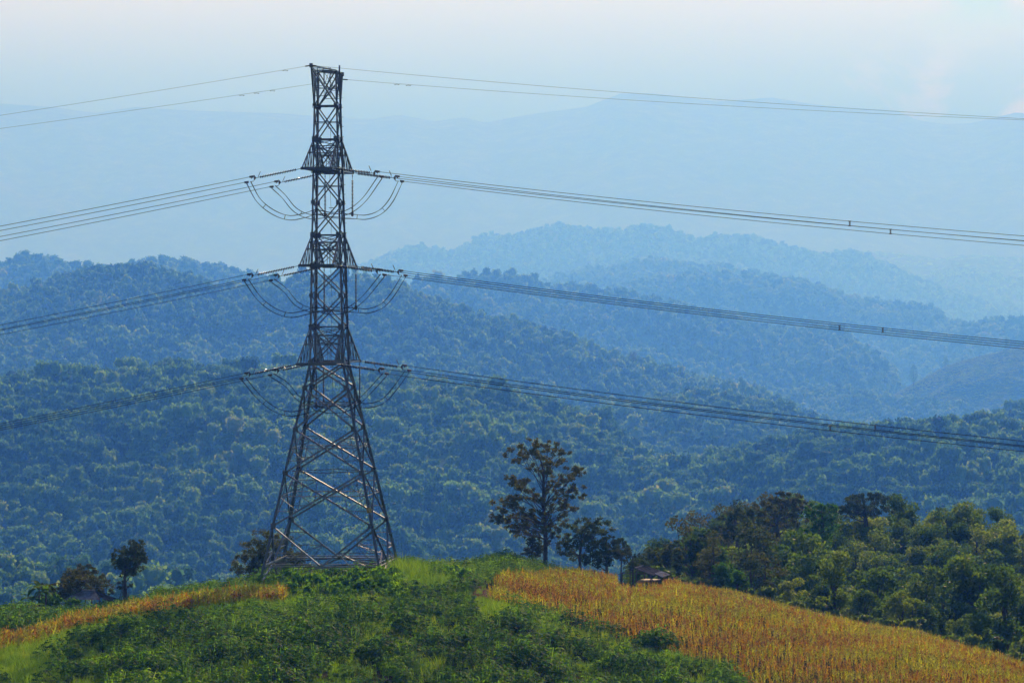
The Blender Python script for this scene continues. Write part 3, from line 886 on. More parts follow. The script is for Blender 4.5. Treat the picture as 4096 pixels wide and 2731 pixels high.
# plan bracing (horizontal diaphragms)
for z, s in ((-23.33, 0.09), (-15.4, 0.07), (-5.98, 0.07), (2.41, 0.06), (10.7, 0.06), (-2.87, 0.06), (5.1, 0.06), (13.4, 0.05)):
    mb = MB()
    mids = [(corner(i, z) + corner((i + 1) % 4, z)) / 2 for i in range(4)]
    for i in range(4):
        mb.angle(mids[i], mids[(i + 1) % 4], s)
    if z == -23.33:
        for i in range(4):
            mb.angle(corner(i, z), (mids[i] + mids[i - 1]) / 2, s * 0.8)
    mb.build('plan_frame', M['steel'], tower)

# crossarms: (bottom chord z, top chord z at body, arm length from the axis, tip width)
ARMS = {'upper': (10.7, 13.4, 5.85, 2.45), 'middle': (2.41, 5.1, 6.2, 2.85), 'lower': (-5.98, -2.87, 6.65, 3.25)}
TIPS = {}
for lv, (zb, zt, L, wt) in ARMS.items():
    for sv, circ in ((-1, 'nearer'), (1, 'farther')):
        mb = MB()
        hb, ht = hw(zb), hw(zt)
        bl, br = Vector((-hb, sv * hb, lz(zb))), Vector((hb, sv * hb, lz(zb)))
        tl, tr = Vector((-ht, sv * ht, lz(zt))), Vector((ht, sv * ht, lz(zt)))
        pl, pr = Vector((-wt / 2, sv * L, lz(zb))), Vector((wt / 2, sv * L, lz(zb)))
        up = Vector((0, 0, 0.14))
        hint = (0, 0, 1)
        mb.angle(bl, pl, 0.15, hint=hint); mb.angle(br, pr, 0.15, hint=hint, flip=-1)
        mb.angle(tl, pl + up, 0.13, hint=hint); mb.angle(tr, pr + up, 0.13, hint=hint, flip=-1)
        ex = Vector((0.14, 0, 0))
        N = 4
        pb = [(bl + (pl - bl) * i / N, br + (pr - br) * i / N) for i in range(N + 1)]
        pt = [(tl + (pl + up - tl) * i / N, tr + (pr + up - tr) * i / N) for i in range(N + 1)]
        for i in range(N):
            # side faces: verticals and diagonals
            for q in (0, 1):
                if i > 0: mb.angle(pb[i][q], pt[i][q], 0.055, hint=(1, 0, 0))
                if i < N - 1:
                    mb.angle(pt[i][q], pb[i + 1][q], 0.06, hint=(1, 0, 0))
                m0 = (pb[i][q] + pb[i + 1][q]) / 2; m1 = (pt[i][q] + pt[i + 1][q]) / 2
                if i < 3: mb.angle(m0, m1, 0.045, hint=(1, 0, 0))
            # bottom plan: girt and crossing diagonals
            if i > 0: mb.angle(pb[i][0], pb[i][1], 0.07)
            mb.angle(pb[i][0], pb[i + 1][1], 0.06); mb.angle(pb[i][1], pb[i + 1][0], 0.06)
            # top plan
            if i in (1, 2):
                mb.angle(pt[i][0], pt[i][1], 0.075)
            if i < 2:
                mb.angle(pt[i][0], pt[i + 1][1], 0.055); mb.angle(pt[i][1], pt[i + 1][0], 0.055)
        # inner cross frame with two verticals
        A, B_ = pb[1][0], pb[1][1]; C_, D_ = pt[1][0], pt[1][1]
        for t_ in (0.38, 0.62):
            mb.angle(A + (B_ - A) * t_, C_ + (D_ - C_) * t_, 0.045)
        mb.angle(A, D_, 0.05); mb.angle(B_, C_, 0.05)
        arm = mb.build('crossarm', M['steel'], tower)
        mb = MB()
        mb.bar(pl - ex, pr + ex, 0.12, 0.24)
        mb.build('end_beam', M['steel'], arm)
        arm['label'] = '%s crossarm on the side %s to the viewer' % (lv, circ)
        TIPS[(lv, circ)] = (TM @ pl, TM @ pr)
# earth wire peaks
for sv, circ in ((-1, 'nearer'), (1, 'farther')):
    mb = MB()
    zt, zb = 19.35, 16.3
    L = 6.1
    tl, tr = Vector((-hw(zt), sv * hw(zt), lz(zt))), Vector((hw(zt), sv * hw(zt), lz(zt)))
    bl, br = Vector((-hw(zb), sv * hw(zb), lz(zb))), Vector((hw(zb), sv * hw(zb), lz(zb)))
    tip = Vector((-0.35 if sv < 0 else 0.35, sv * L, lz(zt) + 0.1))
    mb.angle(tl, tip, 0.10); mb.angle(tr, tip, 0.10)
    mb.angle(bl, tip - Vector((0, 0, 0.15)), 0.10); mb.angle(br, tip - Vector((0, 0, 0.15)), 0.10)
    for t_ in (0.25, 0.5, 0.75):
        a_, b_ = tl + (tip - tl) * t_, tr + (tip - tr) * t_
        c_, d_ = bl + (tip - bl) * t_, br + (tip - br) * t_
        mb.angle(a_, b_, 0.055); mb.angle(c_, d_, 0.05); mb.angle(a_, c_, 0.05); mb.angle(b_, d_, 0.05)
        mb.angle(a_, d_, 0.045)
        if t_ < 0.7:
            a2, d2 = tl + (tip - tl) * (t_ + 0.25), br + (tip - br) * (t_ + 0.25)
            mb.angle(c_, a2, 0.045); mb.angle(b_, d2, 0.045)
    mb.plate(tip, (1, 0, 0), (0, 0, 1), (0, 1, 0), 0.28, 0.36, 0.14)
    pk = mb.build('earth_wire_peak', M['steel'], tower)
    pk['label'] = 'pointed top arm holding the earth wire %s to the viewer' % circ
    TIPS[('earth', circ)] = (TM @ tip, TM @ tip)
mb = MB()
for a in range(4):
    mb.angle(corner(a, 19.35), corner((a + 1) % 4, 19.35), 0.10)
mb.angle(corner(0, 19.35), corner(2, 19.35), 0.06)
c = corner(2, 19.35)
mb.angle(c, c + Vector((0.02, 0, 0.55)), 0.12)
mb.build('top_frame', M['steel'], tower)
# thin earthing cable clipped inside the body
mb = MB()
pts = []
for i in range(30):
    z = 15.5 - i * 1.15
    pts.append(Vector((0.25 + 0.05 * math.sin(i), -0.2 + 0.03 * i * 0.3, lz(z))))
mb.tube(pts, 0.012, 4)
for i in range(1, 29, 3):
    mb.bar(pts[i] - Vector((0.18, 0, 0)), pts[i] + Vector((0.22, 0, 0.02)), 0.05)
mb.build('cable', M['wire'], tower)

# ------------------------------------------------------------------ wires
UL = Vector((-math.cos(math.radians(7)), -math.sin(math.radians(7)), 0))
UR = Vector((math.cos(math.radians(20)), -math.sin(math.radians(20)), 0))
CURV = 0.00036
def solve_slope(P, u, edge_x, edge_y, curv):
    # horizontal distance where the wire crosses photo column edge_x
    k = (edge_x - HX) / F
    t = (k * P.y - P.x) / (u.x - k * u.y)
    D = P.y + u.y * t
    z = (HY - edge_y) * D / F
    return (P.z + curv * t * t - z) / t
def wire_pt(P, u, s, curv, t):
    return P + u * t + Vector((0, 0, -s * t + curv * t * t))

EDGE = {('upper', 'nearer', 'left'): 914, ('upper', 'farther', 'left'): 955, ('middle', 'nearer', 'left'): 1309, ('middle', 'farther', 'left'): 1330.6,
        ('lower', 'nearer', 'left'): 1703.4, ('lower', 'farther', 'left'): 1711.5,
        ('upper', 'nearer', 'right'): 953.5, ('upper', 'farther', 'right'): 973, ('middle', 'nearer', 'right'): 1385, ('middle', 'farther', 'right'): 1376,
        ('lower', 'nearer', 'right'): 1796, ('lower', 'farther', 'right'): 1773}
SPACER_X = {('upper', 'nearer', 'right'): 3399, ('upper', 'farther', 'right'): 3562, ('middle', 'nearer', 'right'): 3358, ('middle', 'farther', 'right'): 3531,
            ('lower', 'nearer', 'right'): 3321, ('lower', 'farther', 'right'): 3501}
HS = 0.185     # half spacing of the quad bundle
JW = {'upper': 0, 'middle': 1, 'lower': 2}
CLAMPS = {}
def disc_string(mb, p0, p1, n, r, core=0.03):
    """string of insulator discs between two points"""
    p0 = Vector(p0); p1 = Vector(p1)
    d = (p1 - p0); L = d.length; d.normalize()
    pts = []; rad = []
    step = L / n
    for i in range(n):
        b = p0 + d * (i * step)
        for t_, r_ in ((0.0, core), (0.18, core * 1.6), (0.30, r * 0.55), (0.50, r), (0.60, r), (0.66, core * 2.0), (0.98, core)):
            pts.append(b + d * (t_ * step)); rad.append(r_)
    mb.tube(pts, rad, 8)
for (lv, circ, side), ey in EDGE.items():
    tips = TIPS[(lv, circ)]
    P0 = tips[0] if side == 'left' else tips[1]
    u = UL if side == 'left' else UR
    ex = 0 if side == 'left' else 4096
    s = solve_slope(P0, u, ex, ey, CURV)
    ss = s
    sideways = Vector((-u.y, u.x, 0))
    if sideways.y > 0: sideways = -sideways
    # the tension string
    root = empty('tension_insulator', P0)
    tag(root, 'long dark disc insulator string pulling %s from the %s crossarm %s to the viewer' % (side, lv, circ), 'insulator',
        'tension insulator strings between the crossarms and the conductors')
    def L_(t): return wire_pt(P0, u, s, CURV, t) - P0
    mb = MB()
    mb.tube([L_(0.0), L_(1.3), L_(2.6), L_(3.9)], 0.026, 6)
    for q in (0.12, 0.26, 0.4):
        mb.bar(L_(q - 0.04), L_(q + 0.04), 0.09, 0.05)
    mb.build('link', M['iron'], root)
    mb = MB()
    disc_string(mb, L_(0.5), L_(3.62), 22, 0.135)
    mb.build('disc_stack', M['porcelain'], root, smooth=True)
    mb = MB()
    c0 = L_(3.9); up = Vector((0, 0, 1))
    mb.add([c0 + sideways * 0.025, c0 + u * 0.22 + up * 0.27 + sideways * 0.025, c0 + u * 0.22 - up * 0.27 + sideways * 0.025,
            c0 - sideways * 0.025, c0 + u * 0.22 + up * 0.27 - sideways * 0.025, c0 + u * 0.22 - up * 0.27 - sideways * 0.025],
           [(0, 1, 2), (5, 4, 3), (0, 3, 4, 1), (1, 4, 5, 2), (2, 5, 3, 0)])
    mb.build('yoke_plate', M['iron'], root)
    mb = MB()
    hn = L_(3.75)
    ring = []
    for q in range(13):
        a = 2 * math.pi * q / 12
        if side == 'left':
            ring.append(hn + up * (0.30 + 0.20 * math.cos(a)) + sideways * 0.10 * math.sin(a) - u * (0.10 + 0.09 * math.cos(a)))
        else:
            ring.append(hn + up * (0.40 + 0.22 * math.cos(a)) + sideways * 0.11 * math.sin(a) - u * (0.12 + 0.10 * math.cos(a) - 0.06 * math.sin(a)))
    mb.tube(ring, 0.022, 5, cap=False)
    mb.tube([hn, hn + up * 0.12], 0.02, 5)
    mb.build('arcing_horn', M['iron'], root)
    for i, (dz, ds) in enumerate(((HS, 0), (-HS, 0))):
        mb = MB()
        a = L_(4.12) + up * dz * 1.3
        off = 0.0 if i == 0 else 0.42
        b = L_(4.5 + off) + up * dz * 1.05
        mb.tube([a, a + (b - a) * (0.4 if off else 0.15)], 0.025, 5)
        aa = b - u * 0.36 + up * 0.05
        mb.bar(aa, b, 0.13, 0.17)
        mb.bar(b - u * 0.30, b - u * 0.16 - up * 0.14, 0.07)
        mb.build('dead_end_clamp', M['iron'], root)
    # the quad bundle
    bun = empty('conductor_bundle', P0 + L_(4.3))
    tag(bun, 'bundled power line conductors running %s from the %s crossarm %s to the viewer' % (side, lv, circ), 'power line',
        'conductor bundles strung from the tower')
    o0 = P0 + L_(4.3)
    Tm = 170 if side == 'left' else 190
    ts = [4.3] + list(np.linspace(6, Tm, 60))
    for dz in (HS, -HS):
        for ds in (0.14, -0.14):
            mb = MB()
            t0 = 4.3 + (0 if dz > 0 else 0.42)
            pts = [P0 + L_(t) - o0 + up * dz + sideways * ds * min(1.0, 0.15 + (t - 4.3) / 6.0) for t in ts if t >= t0 or t == 4.3]
            if dz < 0:
                pts[0] = P0 + L_(t0) - o0 + up * dz + sideways * ds * 0.2
            mb.tube(pts, 0.020, 4)
            mb.build('conductor', M['wire'], bun)
    if side == 'right':
        k = (SPACER_X[(lv, circ, side)] - HX) / F
        tsp = (k * P0.y - P0.x) / (u.x - k * u.y)
        spt = [tsp, tsp + 55, tsp + 108]
    else:
        spt = [62, 118]
    for t in spt:
        mb = MB()
        c = P0 + L_(t) - o0
        cs = [c + up * a + sideways * b for a, b in ((HS, 0.14), (HS, -0.14), (-HS, -0.14), (-HS, 0.14))]
        for i in range(4):
            mb.bar(cs[i], cs[(i + 1) % 4], 0.05)
            mb.bar(cs[i] - u * 0.07, cs[i] + u * 0.07, 0.075)
        mb.build('spacer', M['iron'], bun)
    CLAMPS[(lv, circ, side)] = (P0 + L_(4.55) - up * 0.28, u, P0)

# earth wires
for circ in ('nearer', 'farther'):
    for side in ('left', 'right'):
        P0 = TIPS[('earth', circ)][0]
        u = UL if side == 'left' else UR
        ey = {('nearer', 'left'): 462.6, ('farther', 'left'): 515, ('nearer', 'right'): 476, ('farther', 'right'): 481}[(circ, side)]
        if circ == 'farther': P0 = P0 - Vector((0, 0, 0.45))
        s = solve_slope(P0, u, 0 if side == 'left' else 4096, ey, 0.00033)
        ew = empty('earth_wire', P0)
        tag(ew, 'thin earth wire running %s from the tower top on the side %s to the viewer' % (side, circ), 'wire', 'earth wires at the tower top')
        ts = np.linspace(0, 175, 70)
        mb = MB(); mb.tube([wire_pt(P0, u, s, 0.00033, t) - P0 for t in ts], 0.011, 4)
        mb.build('strand', M['wire'], ew)
        for t in {('nearer', 'left'): [2.2], ('farther', 'left'): [6.2, 7.6, 8.9], ('nearer', 'right'): [1.6], ('farther', 'right'): [5.2, 6.3]}[(circ, side)]:
            mb = MB()
            c = wire_pt(P0, u, s, 0.00033, t) - P0
            mb.bar(c, c - Vector((0, 0, 0.09)), 0.03)
            a = c - Vector((0, 0, 0.09)); 
            mb.bar(a - u * 0.2, a + u * 0.2, 0.015)
            mb.bar(a - u * 0.22, a - u * 0.10, 0.055); mb.bar(a + u * 0.10, a + u * 0.22, 0.055)
            mb.build('vibration_damper', M['iron'], ew)
        mb = MB()
        mb.bar(wire_pt(P0, u, s, 0.00033, 0.05) - P0, wire_pt(P0, u, s, 0.00033, 0.5) - P0, 0.07, 0.1)
        mb.build('clamp', M['iron'], ew)

# hanging insulators that hold the jumper loops
HANG = {}
def hanging(lv, circ, where, top, length):
    root = empty('jumper_insulator', top)
    if where == 'centre':
        lab = 'vertical disc string hanging from the middle of the %s crossarm on the near side' % lv
    else:
        lab = 'vertical disc string hanging from the %s corner of the %s crossarm on the far side' % (where, lv)
    tag(root, lab, 'insulator', 'vertical strings that hold the jumper loops')
    mb = MB()
    mb.tube([(0, 0, 0), (0, 0, -0.55)], 0.022, 5); mb.bar((0, 0, -0.1), (0, 0, -0.25), 0.08)
    mb.build('link', M['iron'], root)
    mb = MB(); disc_string(mb, (0, 0, -0.55), (0, 0, -length + 0.45), 22, 0.115)
    mb.build('disc_stack', M['porcelain'], root, smooth=True)
    mb = MB()
    mb.tube([(0, 0, -length + 0.45), (0, 0, -length + 0.3), (0, 0, -length + 0.02), (0, 0, -length - 0.05)], [0.05, 0.11, 0.11, 0.04], 8)
    mb.bar((0, -0.16, -length), (0, 0.16, -length), 0.06)
    mb.build('weight', M['iron'], root)
    return Vector(top) + Vector((0, 0, -length))

def catmull(P, n=8):
    out_ = []
    P = [P[0] * 2 - P[1]] + list(P) + [P[-1] * 2 - P[-2]]
    for i in range(1, len(P) - 2):
        for k in range(n):
            t = k / n
            a, b, c, d = P[i - 1], P[i], P[i + 1], P[i + 2]
            out_.append(0.5 * ((2 * b) + (c - a) * t + (2 * a - 5 * b + 4 * c - d) * t * t + (3 * b - a - 3 * c + d) * t ** 3))
    out_.append(P[-2])
    return out_
for lv in ('upper', 'middle', 'lower'):
    for circ in ('nearer', 'farther'):
        tl, tr = TIPS[(lv, circ)]
        mid = (tl + tr) / 2
        wt = ARMS[lv][3]
        if circ == 'nearer':
            hp = hanging(lv, circ, 'centre', mid - Vector((0, 0, 0.12)), 3.62)
            ctrl = [(-4.95, -2.75), (-3.7, -3.75), (-2.3, -4.22), (-0.9, -4.0), (0.0, -3.75), (1.25, -3.95), (2.8, -3.75), (4.3, -2.75)]
        else:
            for q, wh in ((tl, 'left'), (tr, 'right')):
                hanging(lv, circ, wh, q + Vector((0.0, 0, -0.12)), 3.7)
            ctrl = [(-4.9, -2.1), (-3.9, -3.25), (-2.6, -3.85), (-1.25, -3.8), (0.0, -3.82), (1.3, -3.85), (2.6, -3.92), (3.9, -3.5), (4.9, -2.5)]
        cl, ul, pl_ = CLAMPS[(lv, circ, 'left')]
        cr, ur, pr_ = CLAMPS[(lv, circ, 'right')]
        jr = empty('jumper_loop', mid)
        tag(jr, 'slack jumper wires looping under the %s crossarm on the side %s to the viewer' % (lv, circ), 'jumper', 'jumper loops under the crossarms')
        axis = (tr - tl).normalized()
        hwid = wt / 2
        path = [cl]
        for a, z in ctrl:
            if a < -hwid: p = tl + ul * (-a - hwid)
            elif a > hwid: p = tr + ur * (a - hwid)
            else: p = mid + axis * a
            p = Vector((p.x, p.y, mid.z + z))
            path.append(p)
        path.append(cr)
        sm = catmull(path, 7)
        n = len(sm)
        offs = []
        for i, p in enumerate(sm):
            d = (sm[min(i + 1, n - 1)] - sm[max(i - 1, 0)]).normalized()
            sd_ = Vector((0, 1, 0))
            nn = d.cross(sd_).normalized()
            if nn.z < 0: nn = -nn
            offs.append((sd_, nn))
        for a in (1, -1):
            for b in (1, -1):
                mb = MB()
                pts = []
                for i, p in enumerate(sm):
                    e = min(i, n - 1 - i) / 12.0
                    e = min(1.0, 0.35 + e)
                    pts.append(p + offs[i][0] * 0.11 * a * e + offs[i][1] * 0.19 * b - mid + offs[i][1] * 0.02 * math.sin(i * 0.25 + a))
                mb.tube(pts, 0.022, 4)
                mb.build('jumper_wire', M['wire'], jr)
        for fi in ((0.17, 0.31, 0.80) if circ == 'nearer' else (0.24, 0.42, 0.62, 0.82)):
            i = int(fi * n)
            p = sm[i] - mid
            cs = [p + offs[i][0] * 0.11 * a + offs[i][1] * 0.19 * b for a, b in ((1, 1), (-1, 1), (-1, -1), (1, -1))]
            mb = MB()
            for q in range(4): mb.bar(cs[q], cs[(q + 1) % 4], 0.04)
            mb.build('spacer', M['iron'], jr)

# ------------------------------------------------------------------ individual trees
def limb(mb, a, b, r0, r1, bend=0.12, n=5, g=rng):
    a = Vector(a); b = Vector(b)
    L = (b - a).length
    off = Vector((g.uniform(-1, 1), g.uniform(-1, 1), g.uniform(-0.2, 0.9))) * L * bend
    pts = []; rad = []
    for i in range(n + 1):
        t = i / n
        p = a + (b - a) * t + off * (4 * t * (1 - t)) * 0.5
        if 0 < i < n: p += Vector((g.uniform(-1, 1), g.uniform(-1, 1), g.uniform(-1, 1))) * L * 0.02
        pts.append(p); rad.append(r0 + (r1 - r0) * t)
    mb.tube(pts, rad, 6)
    return pts

def traced_tree(name, label, cat, base_px, D, trunk_px, clusters, crad, mat, r0, leaves=160, lsize=0.30, depth=1.0, seed=1, group=None, flat=0.75, bark=None, sink=None, second=None):
    """tree whose foliage masses were read off the photo; every mass gets its own depth"""
    g = np.random.default_rng(seed); rg = random.Random(seed)
    base = at(base_px[0], base_px[1], D)
    base.z = min(base.z, float(z_all(base.x, base.y))) if sink is None else base.z - sink
    root = empty(name, base)
    tag(root, label, cat, group)
    tr = [at(x, y, D) - base for x, y in trunk_px]
    tr[0] = Vector((tr[0].x, 0, -0.25))
    mb = MB()
    n = len(tr)
    rad = [r0 * (1 - 0.75 * (i / (n - 1))) for i in range(n)]
    rad[0] *= 1.25
    # smooth the trunk
    sm = catmull(tr, 4) if n > 2 else tr
    sr = [r0 * 1.2 * (1 - 0.8 * i / (len(sm) - 1)) + 0.01 for i in range(len(sm))]
    mb.tube(sm, sr, 8)
    xs = [c[0] for c in clusters]; cx = sum(xs) / len(xs)
    wid = (max(xs) - min(xs)) / 2 + 1
    cen = []
    for c in clusters:
        x, y = c[0], c[1]
        rr = (c[2] if len(c) > 2 else crad)
        # the farther from the axis, the nearer to the axis plane; central masses spread in depth
        lim = math.sqrt(max(0.05, 1 - ((x - cx) / wid) ** 2)) * wid * D / F * depth
        dd = rg.uniform(-lim, lim)
        p = at(x, y, D + dd) - base
        cen.append((p, rr))
    for p, rr in cen:
        # attach to the trunk at a lower point
        h = p.z * rg.uniform(0.62, 0.86)
        best = min(sm, key=lambda q: abs(q.z - h))
        k = sm.index(best)
        rl = max(0.018, sr[k] * 0.32)
        pts = limb(mb, best, p - Vector((0, 0, rr * 0.2)), rl, 0.015, 0.18, 5, rg)
        for _ in range(2):
            q = p + Vector((rg.uniform(-1, 1), rg.uniform(-1, 1), rg.uniform(-0.3, 0.6))) * rr * 0.9
            limb(mb, pts[3], q, rl * 0.4, 0.008, 0.15, 3, rg)
    mb.build('trunk', bark or M['bark'], root, smooth=True)
    V = []; Fc = []; off = 0
    for p, rr in cen:
        bl = []
        for _ in range(6):
            o = Vector((rg.uniform(-1, 1), rg.uniform(-1, 1), rg.uniform(-0.5, 0.5) * flat)) * rr * 1.15
            s = rr * rg.uniform(0.28, 0.5)
            bl.append((p.x + o.x, p.y + o.y, p.z + o.z, s, s, s * flat))
        c = blob_centers(g, bl, int(leaves * 1.9), shell=0.05)
        v, f = leaf_faces(c, lsize * 0.8, g, up=0.35, aspect=1.5)
        V.append(v); Fc.append(f + off); off += len(v)
    np_mesh('crown', np.concatenate(V), np.concatenate(Fc), mat, parent=root)
    return root

def z_all(x, y):
    zf = gz(x, y)
    zb, _ = terrain_all(np.array([float(x)]), np.array([float(y)]))
    if y > 400: return max(zf, float(zb[0]))
    return max(zf, float(zb[0]))

Z5 = lambda p: [(1900 + q[0] / 2.614, 1700 + q[1] / 2.614) + tuple(q[2:]) for q in p]
ZL = lambda p: [(q[0] / 3.92, 2100 + q[1] / 3.92) + tuple(q[2:]) for q in p]
Z4 = lambda p: [(900 + q[0] / 2.614, 1800 + q[1] / 2.614) + tuple(q[2:]) for q in p]
Z6 = lambda p: [(2500 + q[0] / 2.138, 1900 + q[1] / 2.138) + tuple(q[2:]) for q in p]

traced_tree('tall_tree', 'tallest lone tree with an open brown green crown on the crest right of the tower', 'tree', Z5([(733, 1385)])[0], 327,
    Z5([(733, 1385), (737, 1200), (730, 1000), (715, 800), (715, 620), (705, 430), (640, 250)]),
    Z5([(570, 180), (450, 240), (400, 330), (470, 360), (640, 250), (700, 200), (800, 200), (850, 290), (905, 275), (620, 330), (560, 300), (700, 330), (780, 400), (870, 390), (690, 470), (640, 420),
        (760, 480), (400, 560), (430, 600), (500, 600), (540, 640), (360, 590), (1000, 460), (1080, 480), (1040, 530), (950, 540), (900, 600), (830, 560), (820, 650), (1060, 650), (980, 700), (1040, 740), (920, 690),
        (600, 710), (520, 760), (680, 790), (800, 760), (860, 800), (760, 680), (270, 780), (390, 780), (450, 740), (300, 860), (350, 830), (280, 930), (440, 860), (370, 940), (230, 995), (320, 1000), (450, 950), (540, 900), (600, 960), (660, 890),
        (800, 850), (900, 860), (970, 870), (1040, 868, 0.35), (860, 920), (380, 1040), (460, 1040), (420, 1080), (550, 1030), (780, 970), (880, 1010), (840, 1070), (880, 1140), (800, 1100), (640, 1090), (510, 1130), (790, 1225, 0.4)]),
    0.76, M['brownleaf'], 0.18, leaves=125, lsize=0.25, seed=4)
traced_tree('young_tree', 'young reddish tree behind the left foot of the tallest lone tree', 'tree', Z5([(610, 1385)])[0], 333,
    Z5([(610, 1385), (600, 1260), (600, 1150)]), Z5([(600, 1130), (570, 1190), (640, 1180), (590, 1250), (650, 1260), (560, 1310), (620, 1320), (670, 1330), (560, 1350), (700, 1290)]),
    0.7, M['brownleaf'], 0.08, leaves=110, lsize=0.24, seed=6)
traced_tree('spreading_tree', 'middle sized tree with tiered green branches right of the tallest lone tree', 'tree', Z5([(1098, 1445)])[0], 331,
    Z5([(1098, 1445), (1100, 1300), (1120, 1180), (1190, 1050)]),
    Z5([(1220, 1000), (1180, 1005), (1290, 1010), (1130, 1050), (1040, 1080), (1200, 1080), (1270, 1090), (1335, 1095), (1080, 1130), (1160, 1150), (1250, 1140), (1010, 1180), (1100, 1210), (1190, 1210), (960, 1245), (920, 1250, 0.5), (1050, 1270), (1150, 1270), (990, 1330), (1080, 1350), (960, 1300), (1160, 1350), (1230, 1260)]),
    0.85, M['darkleaf'], 0.13, leaves=130, lsize=0.25, seed=8)
traced_tree('low_tree', 'low wide green tree next to the tiered tree on the crest', 'tree', Z5([(1382, 1490)])[0], 329,
    Z5([(1382, 1490), (1375, 1400), (1380, 1300), (1370, 1200)]),
    Z5([(1370, 1180), (1480, 1185, 0.5), (1310, 1220), (1420, 1230), (1535, 1235, 0.6), (1280, 1290), (1370, 1290), (1460, 1280), (1530, 1290), (1250, 1340), (1340, 1350), (1430, 1340), (1230, 1400), (1320, 1410), (1410, 1400), (1480, 1350), (1280, 1450), (1200, 1440)]),
    0.82, M['darkleaf'], 0.12, leaves=130, lsize=0.25, seed=9)
traced_tree('thin_tree', 'thin little tree between the low wide tree and the open shelter', 'tree', Z5([(1527, 1515)])[0], 326,
    Z5([(1527, 1515), (1530, 1420), (1540, 1330)]), Z5([(1540, 1305), (1500, 1330), (1565, 1345), (1530, 1370), (1545, 1400, 0.4)]), 0.55, M['brownleaf'], 0.06, leaves=90, lsize=0.2, seed=10)
bt = traced_tree('bare_shrub', 'half bare twiggy shrub just behind the open shelter', 'shrub', Z5([(1650, 1520)])[0], 326,
    Z5([(1650, 1520), (1650, 1440), (1645, 1360)]), Z5([(1650, 1370), (1700, 1390), (1630, 1430), (1720, 1440), (1680, 1470), (1760, 1490, 0.5), (1600, 1500, 0.5), (1790, 1450, 0.4)]), 0.6, M['darkleaf'], 0.07, leaves=70, lsize=0.2, seed=11)
tw = MB()
for a, b in (((1645, 1440), (1600, 1290)), ((1650, 1420), (1690, 1290)), ((1655, 1430), (1730, 1330)), ((1640, 1460), (1575, 1400)), ((1680, 1390), (1745, 1300)), ((1610, 1320), (1590, 1270))):
    p, q = [at(*Z5([k])[0], 326) - Vector(bt.location) for k in (a, b)]
    limb(tw, p, q, 0.03, 0.008, 0.1, 4)
tw.build('bare_twigs', M['bark'], bt)
traced_tree('round_tree', 'round dark tree behind the left legs of the tower', 'tree', Z4([(330, 1345)])[0], 331,
    Z4([(330, 1345), (360, 1250), (400, 1150), (450, 1050)]),
    Z4([(440, 910), (500, 950), (560, 950), (350, 990), (420, 990), (310, 1015), (600, 1000), (500, 1040), (265, 1070), (400, 1080), (330, 1100), (215, 1150), (280, 1180), (370, 1160), (450, 1110), (200, 1220), (260, 1260), (340, 1250), (190, 1290), (280, 1310), (380, 1290),
        (700, 1040), (750, 1085), (650, 1110), (720, 1150), (560, 1110), (610, 1170), (480, 1190), (540, 1240), (770, 1140), (680, 1190), (440, 1290)]),
    1.0, M['darkleaf'], 0.2, leaves=210, lsize=0.22, flat=0.9, seed=12)
# left group
traced_tree('propped_tree', 'slender double trunked tree with poles leaning against it on the left crest', 'tree', ZL([(1955, 1200)])[0], 306,
    ZL([(1955, 1200), (1965, 1050), (1960, 900), (1955, 780), (2000, 620), (2080, 450)]),
    ZL([(2160, 265, 0.35), (2090, 320), (2180, 340), (2030, 395), (2130, 400), (1890, 420, 0.5), (2200, 400, 0.45), (2090, 460), (2010, 480), (2170, 480), (1850, 510), (1930, 520), (2220, 500), (2260, 510, 0.35), (2060, 540), (1880, 580), (1820, 540, 0.35), (1970, 600), (2090, 600), (2180, 600), (2250, 560, 0.35), (1920, 650), (2030, 670), (2130, 670), (1950, 730), (2040, 745), (1890, 660), (1890, 900, 0.3), (1880, 980, 0.3), (2050, 945, 0.2)]),
    0.62, M['darkleaf'], 0.14, leaves=150, lsize=0.2, flat=0.95, seed=13)
def pole(a, b, D, off, nm='leaning_pole', r=0.035, n_=[0]):
    p, q = at(*ZL([a])[0], D), at(*ZL([b])[0], D)
    q.y += off * 0.1; p.y += off
    p.z = gz(p.x, p.y) - 0.1
    mb = MB(); mb.tube([Vector((0, 0, 0)), (q - p) * 0.5 + Vector((0.02, 0, 0.03)), q - p], [r, r * 0.9, r * 0.6], 6)
    o = mb.build(nm, M['bamboo'], loc=p)
    return o
PL = ['outermost long pole leaning left against the slender double trunked tree', 'steep pole just inside the outermost left one at the slender tree', 'third pole from the left leaning on the slender double trunked tree',
      'short pole leaning right against the slender double trunked tree', 'long pole leaning right at the slender double trunked tree', 'shortest outer pole at the right foot of the slender tree']
for lab, (a, b, off) in zip(PL, [((1815, 1215), (1935, 920), -0.5), ((1870, 1210), (1940, 960), -0.7), ((1900, 1210), (1945, 900), 0.3), ((2010, 1200), (1975, 1050), -0.4), ((2040, 1195), (1985, 1030), 0.3), ((2000, 1200), (2025, 1000), -0.6)]):
    tag(pole(a, b, 305.5, off), lab, 'pole', 'poles leaning on the slender tree')
